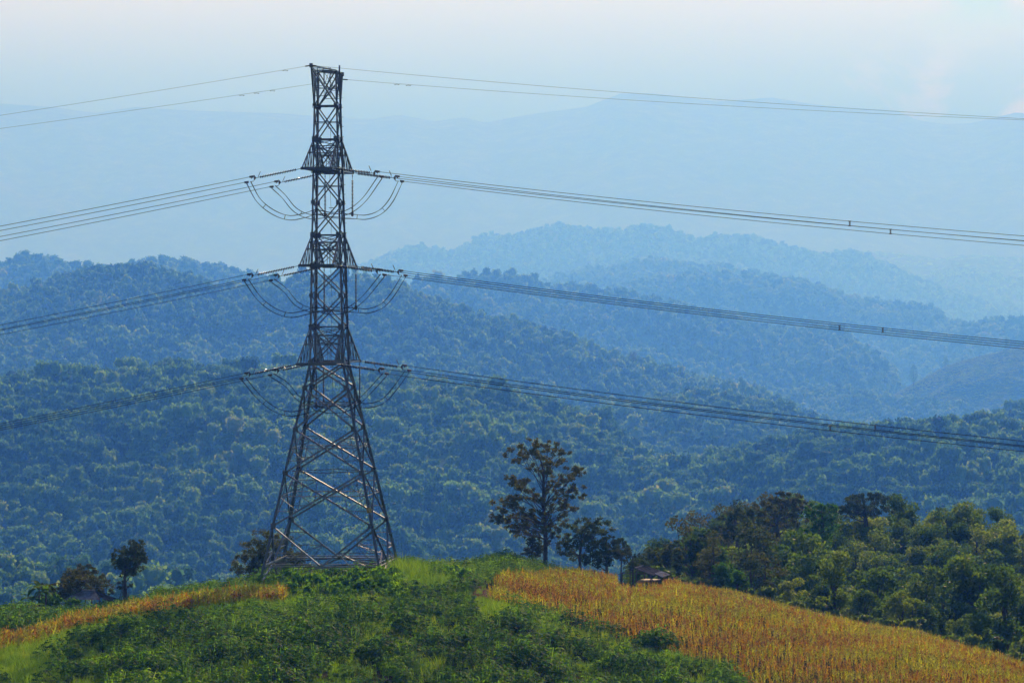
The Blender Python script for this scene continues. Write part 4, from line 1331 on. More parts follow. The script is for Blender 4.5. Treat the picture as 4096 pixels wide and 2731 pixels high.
traced_tree('dark_bushy_tree', 'dark bushy tree directly behind the tin roofed hut', 'tree', ZL([(1230, 1230)])[0], 319,
    ZL([(1230, 1230), (1220, 1100), (1240, 950), (1300, 780)]),
    ZL([(1350, 650, 0.5), (1300, 690), (1420, 700, 0.6), (1210, 740), (1290, 760), (1380, 760), (1130, 790), (1460, 800), (1540, 850), (1400, 870), (970, 950), (1040, 880), (1080, 1000), (1440, 930), (1590, 930), (1520, 970), (950, 1030), (1050, 1060), (1150, 1050), (1600, 1020, 0.6), (890, 1100), (990, 1120), (1090, 1110), (940, 1180), (1040, 1190), (1680, 1050, 0.45), (1560, 1080, 0.6), (1180, 1150)]),
    0.85, M['brownleaf'], 0.2, leaves=170, lsize=0.22, flat=0.8, seed=14)
traced_tree('yellow_green_tree', 'small yellow green tree in front of the dark bushy tree', 'tree', ZL([(1210, 1180)])[0], 308,
    ZL([(1210, 1180), (1215, 1050), (1200, 900)]),
    ZL([(1200, 790), (1110, 830), (1250, 840), (1180, 870), (1310, 860), (1090, 930), (1230, 930), (1140, 990, 0.5), (1300, 950), (1330, 900, 0.5)]), 0.62, M['yellowleaf'], 0.09, leaves=150, lsize=0.2, flat=0.7, seed=15)
traced_tree('small_tree', 'small brownish tree standing behind the banana clump', 'tree', ZL([(745, 1220)])[0], 310,
    ZL([(745, 1220), (745, 1100), (755, 980)]), ZL([(750, 955), (700, 965, 0.4), (800, 950, 0.4), (760, 1000, 0.4)]), 0.5, M['brownleaf'], 0.06, leaves=110, lsize=0.2, seed=16)
traced_tree('round_bush', 'round green bush between the banana clump and the tin roofed hut', 'shrub', ZL([(840, 1260)])[0], 307,
    ZL([(840, 1260), (840, 1200), (840, 1150)]), ZL([(780, 1120), (840, 1130), (880, 1170), (800, 1190), (740, 1180), (860, 1220), (780, 1230), (710, 1220), (840, 1200)]), 0.6, M['cassava'], 0.05, leaves=200, lsize=0.18, flat=0.9, seed=17)
traced_tree('small_bush', 'small green bush under the left eave of the tin roofed hut', 'shrub', ZL([(1110, 1240)])[0], 303,
    ZL([(1110, 1240), (1110, 1200), (1110, 1180)]), ZL([(1080, 1180), (1130, 1170), (1160, 1200), (1080, 1220), (1190, 1180, 0.3)]), 0.42, M['cassava'], 0.04, leaves=150, lsize=0.16, flat=0.9, seed=18)

def banana(label, base_px, D, hgt, seed, nl=8, yellow=0):
    rg = random.Random(seed)
    b = at(*base_px, D); b.z = gz(b.x, b.y) - 0.1
    root = empty('banana_plant', b)
    tag(root, label, 'banana plant', 'banana plants on the left crest')
    mb = MB(); mb.tube([(0, 0, 0), (0.03, 0, hgt * 0.5), (0.02, 0.02, hgt)], [0.12, 0.10, 0.06], 8)
    mb.build('stem', M['bamboo'], root, smooth=True)
    for i in range(nl):
        a = i / nl * 2 * math.pi + rg.uniform(-0.3, 0.3)
        el = rg.uniform(0.3, 1.35)
        L = rg.uniform(1.2, 1.9)
        mb = MB()
        d = Vector((math.cos(a), math.sin(a), 0))
        side = Vector((-d.y, d.x, 0))
        V = []; n = 7
        p = Vector((0.02, 0.02, hgt)); ang = el
        for k in range(n + 1):
            t = k / n
            w_ = 0.26 * math.sin(math.pi * min(1, 0.08 + t * 0.95)) ** 0.6 + 0.015
            if t < 0.12: w_ = 0.03
            V += [p - side * w_ + Vector((0, 0, 0.05 * w_)), p + Vector((0, 0, -0.03)), p + side * w_ + Vector((0, 0, 0.05 * w_))]
            p = p + (d * math.cos(ang) + Vector((0, 0, math.sin(ang)))) * (L / n)
            ang -= rg.uniform(0.18, 0.36)
        Fq = []
        for k in range(n):
            for q in (0, 1):
                Fq.append((k * 3 + q, k * 3 + q + 1, k * 3 + q + 4, k * 3 + q + 3))
        mb.add(V, Fq)
        mb.build('leaf', M['yellowleaf'] if i < yellow else M['banana'], root)
banana('leftmost banana plant, with a drooping yellow leaf', ZL([(500, 1300)])[0], 306, 2.2, 21, 8, 2)
banana('tallest banana plant with upright leaves in the middle of its clump', ZL([(610, 1280)])[0], 307, 3.1, 22, 9, 0)
banana('rightmost banana plant of the clump, beside the round bush', ZL([(715, 1260)])[0], 306, 2.7, 23, 9, 1)

# ------------------------------------------------------------------ shelters
def corrugated(mb, a, b, c, d, n=18, th=0.03, amp=0.018):
    """roof sheet: a-b along the ridge, d-c along the eave"""
    a, b, c, d = [Vector(v) for v in (a, b, c, d)]
    nrm = (b - a).cross(d - a).normalized()
    if nrm.z < 0: nrm = -nrm
    vs = []; fs = []
    for i in range(n * 2 + 1):
        t = i / (n * 2)
        o = nrm * (amp if i % 2 else -amp)
        vs += [a + (b - a) * t + o, d + (c - d) * t + o, a + (b - a) * t + o - nrm * th, d + (c - d) * t + o - nrm * th]
    for i in range(n * 2):
        k = i * 4
        fs += [(k, k + 4, k + 5, k + 1), (k + 2, k + 3, k + 7, k + 6), (k, k + 2, k + 6, k + 4), (k + 1, k + 5, k + 7, k + 3)]
    fs += [(0, 1, 3, 2), (n * 8, n * 8 + 2, n * 8 + 3, n * 8 + 1)]
    mb.add(vs, fs)
# open shelter in the corn
b = ground_at(2562, 2338); D0 = b.y
sh = empty('field_shelter', b, (0, 0, math.radians(-16)))
tag(sh, 'open sided shelter with a low gable roof standing in the corn field', 'shelter')
W2, L2, he, hr = 1.40, 1.9, 1.15, 1.72
for s in (-1, 1):
    mb = MB(); corrugated(mb, (0, -L2, hr), (0, L2, hr), (s * (W2 + 0.35), L2 + 0.1, he - 0.03), (s * (W2 + 0.35), -L2 - 0.1, he - 0.05), 14)
    rs = mb.build('roof_sheet', M['slate'], sh)
mb = MB(); mb.bar((0, -L2 - 0.1, hr + 0.04), (0, L2 + 0.1, hr + 0.04), 0.18, 0.05); mb.build('ridge_cap', M['tin'], rs)

for x in (-W2, W2):
    for y in (-1.6, 1.6):
        mb = MB(); mb.tube([(x, y, -0.4), (x, y, he + 0.12)], 0.06, 7); mb.build('post', M['bamboo'], sh)
for y in (-1.6, 1.6):
    mb = MB(); mb.tube([(0, y, 0.35), (0, y, hr - 0.04)], 0.055, 7); mb.build('post', M['bamboo'], sh)
    mb = MB(); mb.bar((-W2 - 0.1, y, he + 0.02), (W2 + 0.1, y, he + 0.02), 0.07); mb.build('beam', M['bamboo'], sh)
mb = MB(); mb.bar((-0.1, 0, 0.42), (W2 + 0.15, 0, 0.42), 3.3, 0.07); mb.build('sitting_platform', M['straw'], sh)
mb = MB(); mb.tube([(W2 + 0.75, -1.8, -0.2), (W2 - 0.1, -1.65, 1.05)], 0.04, 6); mb.build('brace_pole', M['bamboo'], sh)
mb = MB(); corrugated(mb, (W2 + 0.2, -0.9, he + 0.06), (W2 + 0.2, L2, he + 0.04), (W2 + 1.1, L2, he - 0.25), (W2 + 0.95, -0.9, he - 0.3), 8); mb.build('lean_to_sheet', M['tin'], sh)
# tin roofed hut on the left crest
b = at(*ZL([(1390, 1240)])[0], 304); b.z = gz(b.x, b.y)
hut = empty('hut', b, (0, 0, math.radians(-14)))
tag(hut, 'small hut with a rusty corrugated tin roof on the left crest', 'hut')
W2, L2, he, hr = 1.30, 0.75, 1.85, 2.5
def add_panel(nm, *pts, mat='tin', n=12):
    mb = MB(); corrugated(mb, *pts, n); return mb.build(nm, M[mat], hut)
add_panel('roof_sheet', (-0.55, 0, hr), (0.55, 0, hr), (W2 + 0.3, -L2 - 0.7, he), (-W2 - 0.5, -L2 - 0.7, he - 0.02), n=20)
add_panel('roof_sheet', (-0.55, 0.02, hr), (0.55, 0.02, hr), (W2 + 0.3, L2 + 0.7, he), (-W2 - 0.5, L2 + 0.7, he), n=18)
add_panel('hip_sheet', (0.56, -0.03, hr - 0.02), (0.56, 0.03, hr - 0.02), (W2 + 0.85, L2 + 0.6, he - 0.12), (W2 + 0.85, -L2 - 0.6, he - 0.12), mat='slate', n=12)
add_panel('lean_to_sheet', (W2 + 0.5, -L2 - 0.5, he - 0.12), (W2 + 0.5, L2, he - 0.12), (W2 + 1.5, L2, he - 0.55), (W2 + 1.5, -L2 - 0.5, he - 0.55), mat='slate', n=9)
mb = MB(); mb.bar((-0.6, 0, hr + 0.04), (0.6, 0, hr + 0.04), 0.2, 0.05); mb.build('ridge_cap', M['tin'], hut)
for x in (-W2, 0, W2):
    for y in (-L2, L2):
        mb = MB(); mb.tube([(x, y, -0.3), (x, y, he + 0.1)], 0.06, 7); mb.build('post', M['bamboo'], hut)
mb = MB(); mb.bar((-W2, L2 + 0.05, 0.35), (W2, L2 + 0.05, 0.35), 0.04, 0.9); mb.build('back_wall', M['bamboo'], hut)
mb = MB(); mb.bar((0.2, -L2 - 0.03, 0.3), (W2, -L2 - 0.03, 0.3), 0.04, 0.7); mb.build('front_wall', M['bamboo'], hut)

# ------------------------------------------------------------------ leafy wood at the right
def wood_tree_meshes(seed, mat, leaves=2600, lsize=0.33, tall=1.0, nb=16, lum=1.0):
    g = np.random.default_rng(seed); rg = random.Random(seed)
    blobs = []
    for i in range(nb):
        a = g.uniform(0, 6.28); rr = g.uniform(0.2, 2.4)
        z = g.uniform(2.6, 7.4) * tall
        rr *= math.sqrt(max(0.15, 1 - ((z / tall - 4.6) / 3.4) ** 2))
        s = g.uniform(0.75, 1.35)
        blobs.append((math.cos(a) * rr, math.sin(a) * rr, z, s, s, s * 0.72))
    c = blob_centers(g, blobs, leaves, shell=0.5)
    v, f = leaf_faces(c, lsize, g, up=0.4, aspect=1.5)
    crown = np_mesh('crown', v, f, mat, link=False)
    mb = MB()
    mb.tube([(0, 0, -0.8), (0.1, 0, 2), (0.0, 0.1, 4.5 * tall), (0.1, 0, 6.3 * tall)], [0.22, 0.17, 0.11, 0.04], 7)
    for b_ in blobs[::2]:
        limb(mb, (0.02, 0.0, b_[2] * 0.55), (b_[0], b_[1], b_[2]), 0.08, 0.015, 0.15, 4, rg)
    trunk = mb.build('trunk', M['bark'])
    COL.objects.unlink(trunk)
    return crown, trunk
kinds = [wood_tree_meshes(100 + i, M['rubber'], tall=[1.0, 0.85, 1.15, 0.95, 1.05, 0.8][i], nb=[16, 13, 18, 20, 14, 15][i]) for i in range(6)]
dkinds = [wood_tree_meshes(200 + i, M['brownleaf'] if i % 2 else M['darkleaf'], tall=[1.15, 1.25, 1.0][i], nb=[11, 9, 14][i], leaves=900, lsize=0.36) for i in range(3)]
used_k = {}
def place_wood(kind, x, y, z, s, rz, name, label, cat, group):
    crown, trunk = kind
    r = empty(name, (x, y, z), (rng.uniform(-0.05, 0.05), rng.uniform(-0.05, 0.05), rz))
    r.scale = (s, s, s * rng.uniform(0.9, 1.12))
    for src in (trunk, crown):
        o = src.copy()
        COL.objects.link(o); o.parent = r
    tag(r, label, cat, group)
    return r
WI = [i for i, L in enumerate(LAY) if L[0] == 'wood'][0]
wr = random.Random(31)
wood_n = 0
yy = 300.0
Cx = lambda xp, Y: (xp - HX) * Y / F
while yy < 500:
    stepy = 5.2
    xp = 2560.0 + wr.uniform(0, 60)
    while xp < 4420:
        Y = yy + wr.uniform(-2.2, 2.2); X = Cx(xp, Y) + wr.uniform(-1.3, 1.3)
        xp += 5.9 * F / yy * wr.uniform(0.85, 1.15)
        zz = z_all(X, Y)
        xpp = HX + F * X / Y
        top_y = HY - F * (zz + 7.5) / Y
        # crest of the corn hill hides what lies below it
        front_y = float(interp(xpp, crest_pts)) - 70
        if top_y > front_y - 8 or top_y < 1900: continue
        if Y < float(interp(xpp, dc_pts)) + 11: continue
        # keep the silhouette sloping down at the left end
        lim = float(np.interp(xpp, [2560, 2600, 2690, 2760, 2850, 2950, 3020, 3110, 4500], [2260, 2215, 2185, 2135, 2085, 2045, 2020, 2005, 2005]))
        s = wr.uniform(0.85, 1.2) * (0.62 if Y < float(interp(xpp, dc_pts)) + 30 else 0.95)
        if HY - F * (zz + 7.6 * s) / Y < lim:
            s = max(0.0, ((HY - lim) * Y / F - zz) / 7.6)
            if s < 0.35: continue
        dark = xpp < 3120 and wr.random() < 0.55
        k = wr.choice(dkinds) if dark else wr.choice(kinds)
        place_wood(k, X, Y, zz - 0.2, s, wr.uniform(0, 6.28), 'leafy_tree',
                   'dark brownish tree crowded into the left half of the leafy wood' if dark else 'glossy green tree in the dense wood beyond the corn field',
                   'tree', 'dark trees in the left half of the wood' if dark else 'glossy green trees of the wood')
        wood_n += 1
    yy += stepy
print('wood trees', wood_n)
# trees that stand out of the wood
traced_tree('open_crowned_tree', 'tall open crowned tree with bare forked stems rising from the left half of the wood', 'tree', Z6([(1320, 700)])[0], 420,
    Z6([(1320, 700), (1310, 520), (1300, 420), (1325, 330), (1340, 260)]),
    Z6([(1350, 165, 0.8), (1330, 210), (1260, 200), (1290, 250), (1370, 260, 0.8), (1440, 190, 0.8), (1470, 230), (1420, 250, 0.8), (1480, 270), (1190, 240), (1170, 270), (1210, 300), (1250, 340), (1150, 330), (1390, 330), (1450, 320), (1120, 380), (1200, 400), (1480, 370), (1540, 290, 0.7), (1060, 400), (1300, 420), (1400, 420)]),
    1.05, M['brownleaf'], 0.25, leaves=150, lsize=0.33, seed=41, sink=0.0)
traced_tree('leaning_crown_tree', 'dark tree with a ragged crown at the left shoulder of the wood', 'tree', Z6([(960, 700)])[0], 405,
    Z6([(960, 700), (960, 560), (950, 430), (930, 370)]),
    Z6([(850, 365, 0.7), (900, 345), (960, 360), (1010, 310, 0.8), (1060, 330), (920, 400), (1000, 400), (1080, 380), (880, 440), (960, 450), (1040, 450), (800, 460, 0.7), (840, 500), (920, 510)]),
    1.1, M['darkleaf'], 0.22, leaves=190, lsize=0.3, seed=42, sink=0.0)
traced_tree('vine_covered_tree', 'yellow green vine covered tree standing like a column in the wood', 'tree', Z6([(1690, 720)])[0], 400,
    Z6([(1690, 720), (1690, 560), (1690, 400), (1680, 300)]),
    Z6([(1650, 275, 0.7), (1700, 290), (1760, 280, 0.7), (1600, 300, 0.7), (1740, 330), (1640, 340), (1570, 340, 0.8), (1700, 380), (1680, 430), (1720, 470), (1660, 480), (1690, 530), (1650, 560), (1700, 590), (1600, 440, 0.7), (1540, 460, 0.7), (1780, 370, 0.6)]),
    1.1, M['cassava'], 0.25, leaves=230, lsize=0.27, flat=0.9, seed=43, sink=0.0)
traced_tree('dark_domed_tree', 'dark domed tree rising behind the green wood near its top', 'tree', Z6([(2060, 560)])[0], 455,
    Z6([(2060, 560), (2060, 400), (2050, 300), (2050, 240)]),
    Z6([(1930, 200, 0.8), (1990, 190), (2040, 210), (2110, 180, 0.9), (2160, 210), (2200, 220, 0.8), (1900, 250), (1970, 250), (2050, 260), (2130, 260), (2190, 280), (1840, 290, 0.9), (1860, 320), (1940, 310), (2020, 320), (2100, 320)]),
    1.3, M['darkleaf'], 0.3, leaves=190, lsize=0.34, seed=44, sink=0.0)
traced_tree('low_branching_tree', 'low tree with flat layered branches at the left end of the wood', 'tree', Z6([(330, 820)])[0], 345,
    Z6([(330, 820), (335, 740), (350, 660)]),
    Z6([(430, 585, 0.45), (380, 600, 0.5), (350, 625), (240, 655, 0.5), (290, 680), (380, 660), (440, 650), (330, 710), (400, 710), (460, 700), (270, 730), (350, 760), (430, 770), (300, 780), (400, 810)]),
    0.85, M['darkleaf'], 0.14, leaves=170, lsize=0.25, seed=45)
traced_tree('edge_tree', 'green tree with tiered boughs at the wood edge right of the shelter', 'tree', Z6([(580, 880)])[0], 348,
    Z6([(580, 880), (580, 760), (560, 640), (560, 560)]),
    Z6([(520, 570), (580, 540), (640, 560), (700, 500, 0.6), (560, 620), (640, 620), (500, 650), (590, 690), (680, 680), (640, 730), (540, 740), (600, 790), (500, 800), (680, 770), (720, 640), (580, 840), (660, 830), (480, 710)]),
    0.95, M['rubber'], 0.18, leaves=230, lsize=0.26, seed=46)
for i, (x, y, D, w_, h_, lab) in enumerate([(830, 930, 330, 55, 150, 'vine covered stump like a green column at the edge of the corn field'),
                                          (960, 960, 340, 90, 110, 'rounded green bush right of the green column at the corn edge')]):
    px = Z6([(x + w_ * a, y - h_ * b) for a, b in ((0, 0.95), (-0.4, 0.9), (0.5, 0.85), (-0.5, 0.65), (0.2, 0.7), (0.6, 0.6), (-0.3, 0.45), (0.4, 0.4), (-0.5, 0.25), (0.1, 0.2), (0.6, 0.15), (0, 0.5))])
    traced_tree('bush', lab, 'shrub', Z6([(x, y)])[0], D, Z6([(x, y + 10), (x, y - h_ * 0.4), (x, y - h_ * 0.8)]), px, 0.7, M['cassava'], 0.1, leaves=200, lsize=0.2, flat=0.9, seed=60 + i)

# ------------------------------------------------------------------ distant single trees
def far_tree(label, cx, ytop, ybase, wpx, D, seed, mat='forest', nb=14, trunk=0.18):
    g = np.random.default_rng(seed); rg = random.Random(seed)
    D = D * KD
    k = D / F
    base = at(cx, ybase, D)
    H = (ybase - ytop) * k; W = wpx * k / 2
    root = empty('distant_tree', base)
    tag(root, label, 'tree', 'single trees on the far hills')
    bl = []
    for i in range(nb):
        z = H * (trunk + (1 - trunk) * (i + 0.5) / nb * 0.92)
        t = (z / H - trunk) / (1 - trunk)
        rr = W * (0.75 * math.sin(math.pi * (0.15 + 0.75 * t)) + 0.05)
        a = g.uniform(0, 6.28)
        s = W * g.uniform(0.35, 0.55)
        bl.append((math.cos(a) * rr * 0.6, math.sin(a) * rr * 0.6, z, s, s, s))
    c = blob_centers(g, bl, 900, 0.4)
    v, f = leaf_faces(c, H * 0.075, g)
    np_mesh('crown', v, f, M[mat], parent=root)
    mb = MB(); mb.tube([(0, 0, -H * 0.15), (0, 0, H * 0.3), (0, 0, H * 0.7)], [H * 0.03, H * 0.022, H * 0.01], 6)
    mb.build('trunk', M['bark'], root)
far_tree('round dark tree, leftmost of the row on the ridge above the lower wires at right', 2793, 1497, 1545, 42, 1990, 1)
far_tree('small round tree, second of the row on the ridge above the lower wires', 2843, 1505, 1545, 34, 1990, 2)
far_tree('wide low tree, third of the row on the ridge above the lower wires', 2915, 1512, 1565, 44, 1975, 3)
far_tree('tall blocky tree, rightmost of the row on the ridge above the lower wires', 2969, 1509, 1572, 36, 1975, 4)
far_tree('tall conical tree at the foot of the grassy hill at far right', 3654, 1457, 1530, 40, 2960, 5, trunk=0.1)
far_tree('rounded tree on the edge of the grassy hill at far right', 3780, 1424, 1472, 30, 2990, 6, trunk=0.3)
far_tree('hazy tree crossed by the middle wires on top of the grassy hill', 4027, 1348, 1400, 26, 2998, 7, trunk=0.15)
far_tree('small tree between the rounded tree and the hilltop on the grassy hill', 3850, 1430, 1450, 16, 2995, 8)
far_tree('broad tree standing above the others on the left part of the long ridge', 601, 1062, 1100, 62, 2040, 9, trunk=0.05)
far_tree('tiny spindly tree left of the broad tree on the long ridge', 546, 1075, 1100, 18, 2040, 10)
far_tree('dark tree sticking up on the falling end of the long ridge', 2337, 1348, 1380, 50, 2030, 11, trunk=0.05)
far_tree('reddish round tree near the low end of the long ridge', 2533, 1408, 1450, 36, 2010, 12, mat='brownleaf', trunk=0.1)
for i, (x, y, wd_, lab) in enumerate([(3850, 1520, 46, 'dark bush left of centre on the grassy hill'), (3790, 1560, 50, 'bush low on the left flank of the grassy hill'), (3960, 1520, 50, 'rounded bush halfway up the grassy hill'), (4040, 1540, 44, 'bush near the right edge of the grassy hill'),
                                      (3700, 1590, 44, 'bush at the foot of the grassy hill'), (3900, 1585, 60, 'wide bush under the middle of the grassy hill')]):
    p_ = at(x, y, 2890 * KD); zt = z_all(p_.x, p_.y)
    far_tree(lab, x, HY - F * zt / (2890 * KD) - wd_ * 0.8, HY - F * zt / (2890 * KD), wd_, 2890, 70 + i, trunk=0.0)

# ------------------------------------------------------------------ crops and ground cover on the front hill
def cassava_proto(name, g, n_leaf=26, h=1.5, spread=0.75):
    V = []; Fc = []; off = 0
    for i in range(n_leaf):
        a = g.uniform(0, 6.28); r = spread * math.sqrt(g.random())
        z = h * (0.45 + 0.55 * g.random()) * (1 - 0.35 * (r / spread) ** 2)
        c = np.array([math.cos(a) * r, math.sin(a) * r, z])
        tilt = np.array([math.cos(a), math.sin(a), 0]) * 0.45 * r / spread
        m = 5
        for k in range(m):
            b = a + (k - 2) * 0.85
            d = np.array([math.cos(b), math.sin(b), -0.38 + g.normal(0, 0.12)]) - np.array([0, 0, 0.2]) * r / spread
            d /= np.linalg.norm(d)
            s = np.cross(d, [0, 0, 1]); s /= np.linalg.norm(s)
            L = g.uniform(0.20, 0.30); w_ = 0.042
            V += [c, c + d * L * 0.5 + s * w_, c + d * L, c + d * L * 0.5 - s * w_]
            Fc.append([off, off + 1, off + 2, off + 3]); off += 4
    for i in range(3):   # stems
        a = g.uniform(0, 6.28)
        d = np.array([math.cos(a) * 0.25, math.sin(a) * 0.25, h * 0.85])
        s = np.array([0.015, 0, 0])
        V += [np.array([0, 0, -0.1]) - s, np.array([0, 0, -0.1]) + s, d + s, d - s]
        Fc.append([off, off + 1, off + 2, off + 3]); off += 4
    return np_mesh(name, np.array(V), np.array(Fc), M['cassava'], link=False)
def blade_strip(p, d, up, L, w_, droop, n=3):
    """curved strip leaf: returns verts and faces"""
    V = []; 
    s = np.cross(d, [0, 0, 1.0]); s /= (np.linalg.norm(s) + 1e-9)
    q = np.array(p, dtype=float); ang = up
    for k in range(n + 1):
        t = k / n
        ww = w_ * (1 - t ** 1.5) + 0.004
        V += [q - s * ww / 2, q + s * ww / 2]
        dd = np.array([d[0] * math.cos(ang), d[1] * math.cos(ang), math.sin(ang)])
        q = q + dd * L / n
        ang -= droop
    return V, [[2 * k, 2 * k + 1, 2 * k + 3, 2 * k + 2] for k in range(n)]
def corn_proto(name, g, h, mat, nl=9, tassel=True):
    V = []; Fc = []; off = 0
    for w_ in ((0.016, 0), (0, 0.016)):
        V += [np.array([-w_[0], -w_[1], 0]), np.array([w_[0], w_[1], 0]), np.array([w_[0] * .6, w_[1] * .6, h]), np.array([-w_[0] * .6, -w_[1] * .6, h])]
        Fc.append([off, off + 1, off + 2, off + 3]); off += 4
    a0 = g.uniform(0, 3.14)
    for i in range(nl):
        a = a0 + (i % 2) * 3.14 + g.uniform(-0.6, 0.6)
        z = h * (0.28 + 0.70 * (i / nl) ** 0.8)
        v, f = blade_strip((0, 0, z), np.array([math.cos(a), math.sin(a), 0]), g.uniform(0.45, 1.2), g.uniform(0.45, 0.8), g.uniform(0.09, 0.13), g.uniform(0.35, 0.8))
        V += v; Fc += [[k + off for k in q] for q in f]; off += len(v)
    if tassel:
        for i in range(4):
            a = g.uniform(0, 6.28)
            v, f = blade_strip((0, 0, h), np.array([math.cos(a), math.sin(a), 0]), 1.3, 0.25, 0.02, 0.15, 2)
            V += v; Fc += [[k + off for k in q] for q in f]; off += len(v)
    return np_mesh(name, np.array(V), np.array(Fc), mat, link=False)
def grass_proto(name, g, h, n=26, r=0.28, mat=None, w_=0.022):
    V = []; Fc = []; off = 0
    for i in range(n):
        a = g.uniform(0, 6.28); rr = r * math.sqrt(g.random())
        b = g.uniform(0, 6.28)
        v, f = blade_strip((math.cos(a) * rr, math.sin(a) * rr, 0), np.array([math.cos(b), math.sin(b), 0]), g.uniform(1.15, 1.5), h * g.uniform(0.6, 1.1), w_, g.uniform(0.12, 0.4))
        V += v; Fc += [[k + off for k in q] for q in f]; off += len(v)
    return np_mesh(name, np.array(V), np.array(Fc), mat or M['grass'], link=False)
g2 = np.random.default_rng(77)
c_cas = proto_collection('cassava_plants', [cassava_proto('cassava_%d' % i, g2, int(g2.integers(24, 36)), g2.uniform(1.2, 1.7), g2.uniform(0.6, 0.85)) for i in range(6)])
c_corn = proto_collection('corn_plants', [corn_proto('corn_a%d' % i, g2, g2.uniform(1.0, 1.4), M['corn_dry'], int(g2.integers(7, 11))) for i in range(5)] +
                          [corn_proto('corn_b%d' % i, g2, g2.uniform(1.05, 1.45), M['corn_green'], int(g2.integers(8, 12))) for i in range(4)])
c_grass = proto_collection('grass_tufts', [grass_proto('grass_%d' % i, g2, g2.uniform(0.55, 0.9)) for i in range(5)])
c_tall = proto_collection('tall_grass_tufts', [grass_proto('tall_grass_%d' % i, g2, g2.uniform(1.5, 2.1), 40, 0.35, w_=0.035) for i in range(3)])
c_shr = proto_collection('scrub_plants', [crown_proto('scrub_%d' % i, g2, 420, 0.20, M['cassava'], tall=g2.uniform(0.7, 1.0), nb=7) for i in range(5)])

# field outlines read off the ground of the photo (bottom edge of the corn)
corn_low = [(1900, 2260), (1935, 2385), (1960, 2418), (2048, 2431), (2205, 2468), (2292, 2511), (2418, 2533), (2461, 2555), (2627, 2596), (2727, 2640), (2897, 2674), (2980, 2740), (3100, 2900), (3600, 3400)]
strip_low = [(-900, 2800), (-300, 2690), (0, 2622), (152, 2587), (279, 2540), (392, 2524), (566, 2481), (697, 2464), (827, 2443), (1024, 2425), (1155, 2417), (1240, 2395)]
strip_dep = [(-900, 36), (0, 30), (400, 26), (1024, 24), (1155, 22), (1240, 4)]
def region(xp, yp):
    """0 cassava, 1 corn, 2 grass, 3 corn strip, 4 scrub, 5 bare path, 6 tall grass"""
    r = np.zeros(xp.shape, dtype=int)
    cl_ = interp(xp, corn_low)
    crest = interp(xp, crest_pts)
    incorn = (xp > 1925) & (yp < cl_) & ~((xp < 2060) & (yp < 2262 + (2060 - xp) * 0.95)) & ~((xp < 2330) & (yp < 2311))
    r[incorn] = 1
    # cassava patch behind the corn on the right crest
    # grass: diagonal band left of the corn, margins of the strip and patches
    n_ = fbm(xp / 90.0, yp / 40.0, 3)
    sl = interp(xp, strip_low); sd_ = interp(xp, strip_dep)
    instrip = (xp < 1240) & (yp < sl) & (yp > sl - sd_)
    g_ = (xp < 1240) & (yp >= sl) & (yp < sl + 16 + 26 * np.clip(n_ + 0.5, 0, 1) + 60 * np.clip((450 - xp) / 450, 0, 1))
    r[g_ & (r == 0)] = 2
    g_ = (xp < 1240) & (yp <= sl - sd_) & (yp > sl - sd_ - 34 * np.clip((xp - 150) / 500, 0.15, 1))
    r[g_ & (r == 0)] = 2
    band = (xp > 1650) & (xp < 2700) & (np.abs(yp - (2395 + (xp - 1760) * 0.30)) < 24 + 60 * n_)
    r[band & (r == 0)] = 2
    r[(n_ > 0.30) & (r == 0) & (yp > 2480)] = 2
    r[(n_ > 0.42) & (r == 0)] = 2
    r[(xp < 420) & (yp > 2600) & (n_ > -0.12) & (r == 0)] = 2
    # foreground of the tower
    scrub = (((xp > 1150) & (xp < 1600) & (yp > 2328) & (yp < 2402)) | ((xp > 1740) & (xp < 1870) & (yp > 2318) & (yp < 2375)))
    r[scrub] = 4
    r[((xp > 1570) & (xp < 1740) & (yp > 2292) & (yp < 2330) & (n_ > -0.08))] = 6
    r[((xp > 1600) & (xp < 1780) & (yp > 2350) & (yp < 2410) & (n_ > -0.05))] = 6
    r[(xp > 1240) & (xp < 1580) & (yp > 2402) & (yp < 2424)] = 2
    bare = ((np.abs(xp - 1365) < 85) & (np.abs(yp - 2427) < 4)) | ((np.abs(xp - (1935 - (yp - 2370) * 0.9)) < 38) & (yp > 2345) & (yp < 2400))
    r[bare] = 5
    r[instrip] = 3
    return r
def hill_scatter(sp, dlo, dhi, xlo=-500, xhi=4600, jit=0.45, rows=False):
    X0 = (xlo - HX) * dhi / F; X1 = (xhi - HX) * dhi / F
    X, Y = np.meshgrid(np.arange(X0, X1, sp), np.arange(dlo, dhi, sp if not rows else rows), indexing='ij')
    X = X + nr.uniform(-jit, jit, X.shape) * sp; Y = Y + nr.uniform(-jit, jit, Y.shape) * (sp if not rows else rows * 0.9)
    X = X.ravel(); Y = Y.ravel()
    Z = z_front(X, Y)
    xp = HX + F * X / Y; yp = HY - F * Z / Y
    dc = interp(xp, dc_pts)
    k = (xp > xlo) & (xp < xhi) & (yp < 2731 + 170) & (Y < dc + 14)
    X, Y, Z, xp, yp, dc = X[k], Y[k], Z[k], xp[k], yp[k], dc[k]
    # beyond the crest the ground line is the crest itself
    ypr = np.where(Y > dc, interp(xp, crest_pts), yp)
    return X, Y, Z, xp, ypr, region(xp, ypr)
def euler(n, lean=0.08):
    return np.stack([nr.normal(0, lean, n), nr.normal(0, lean, n), nr.uniform(0, 6.28, n)], axis=1)
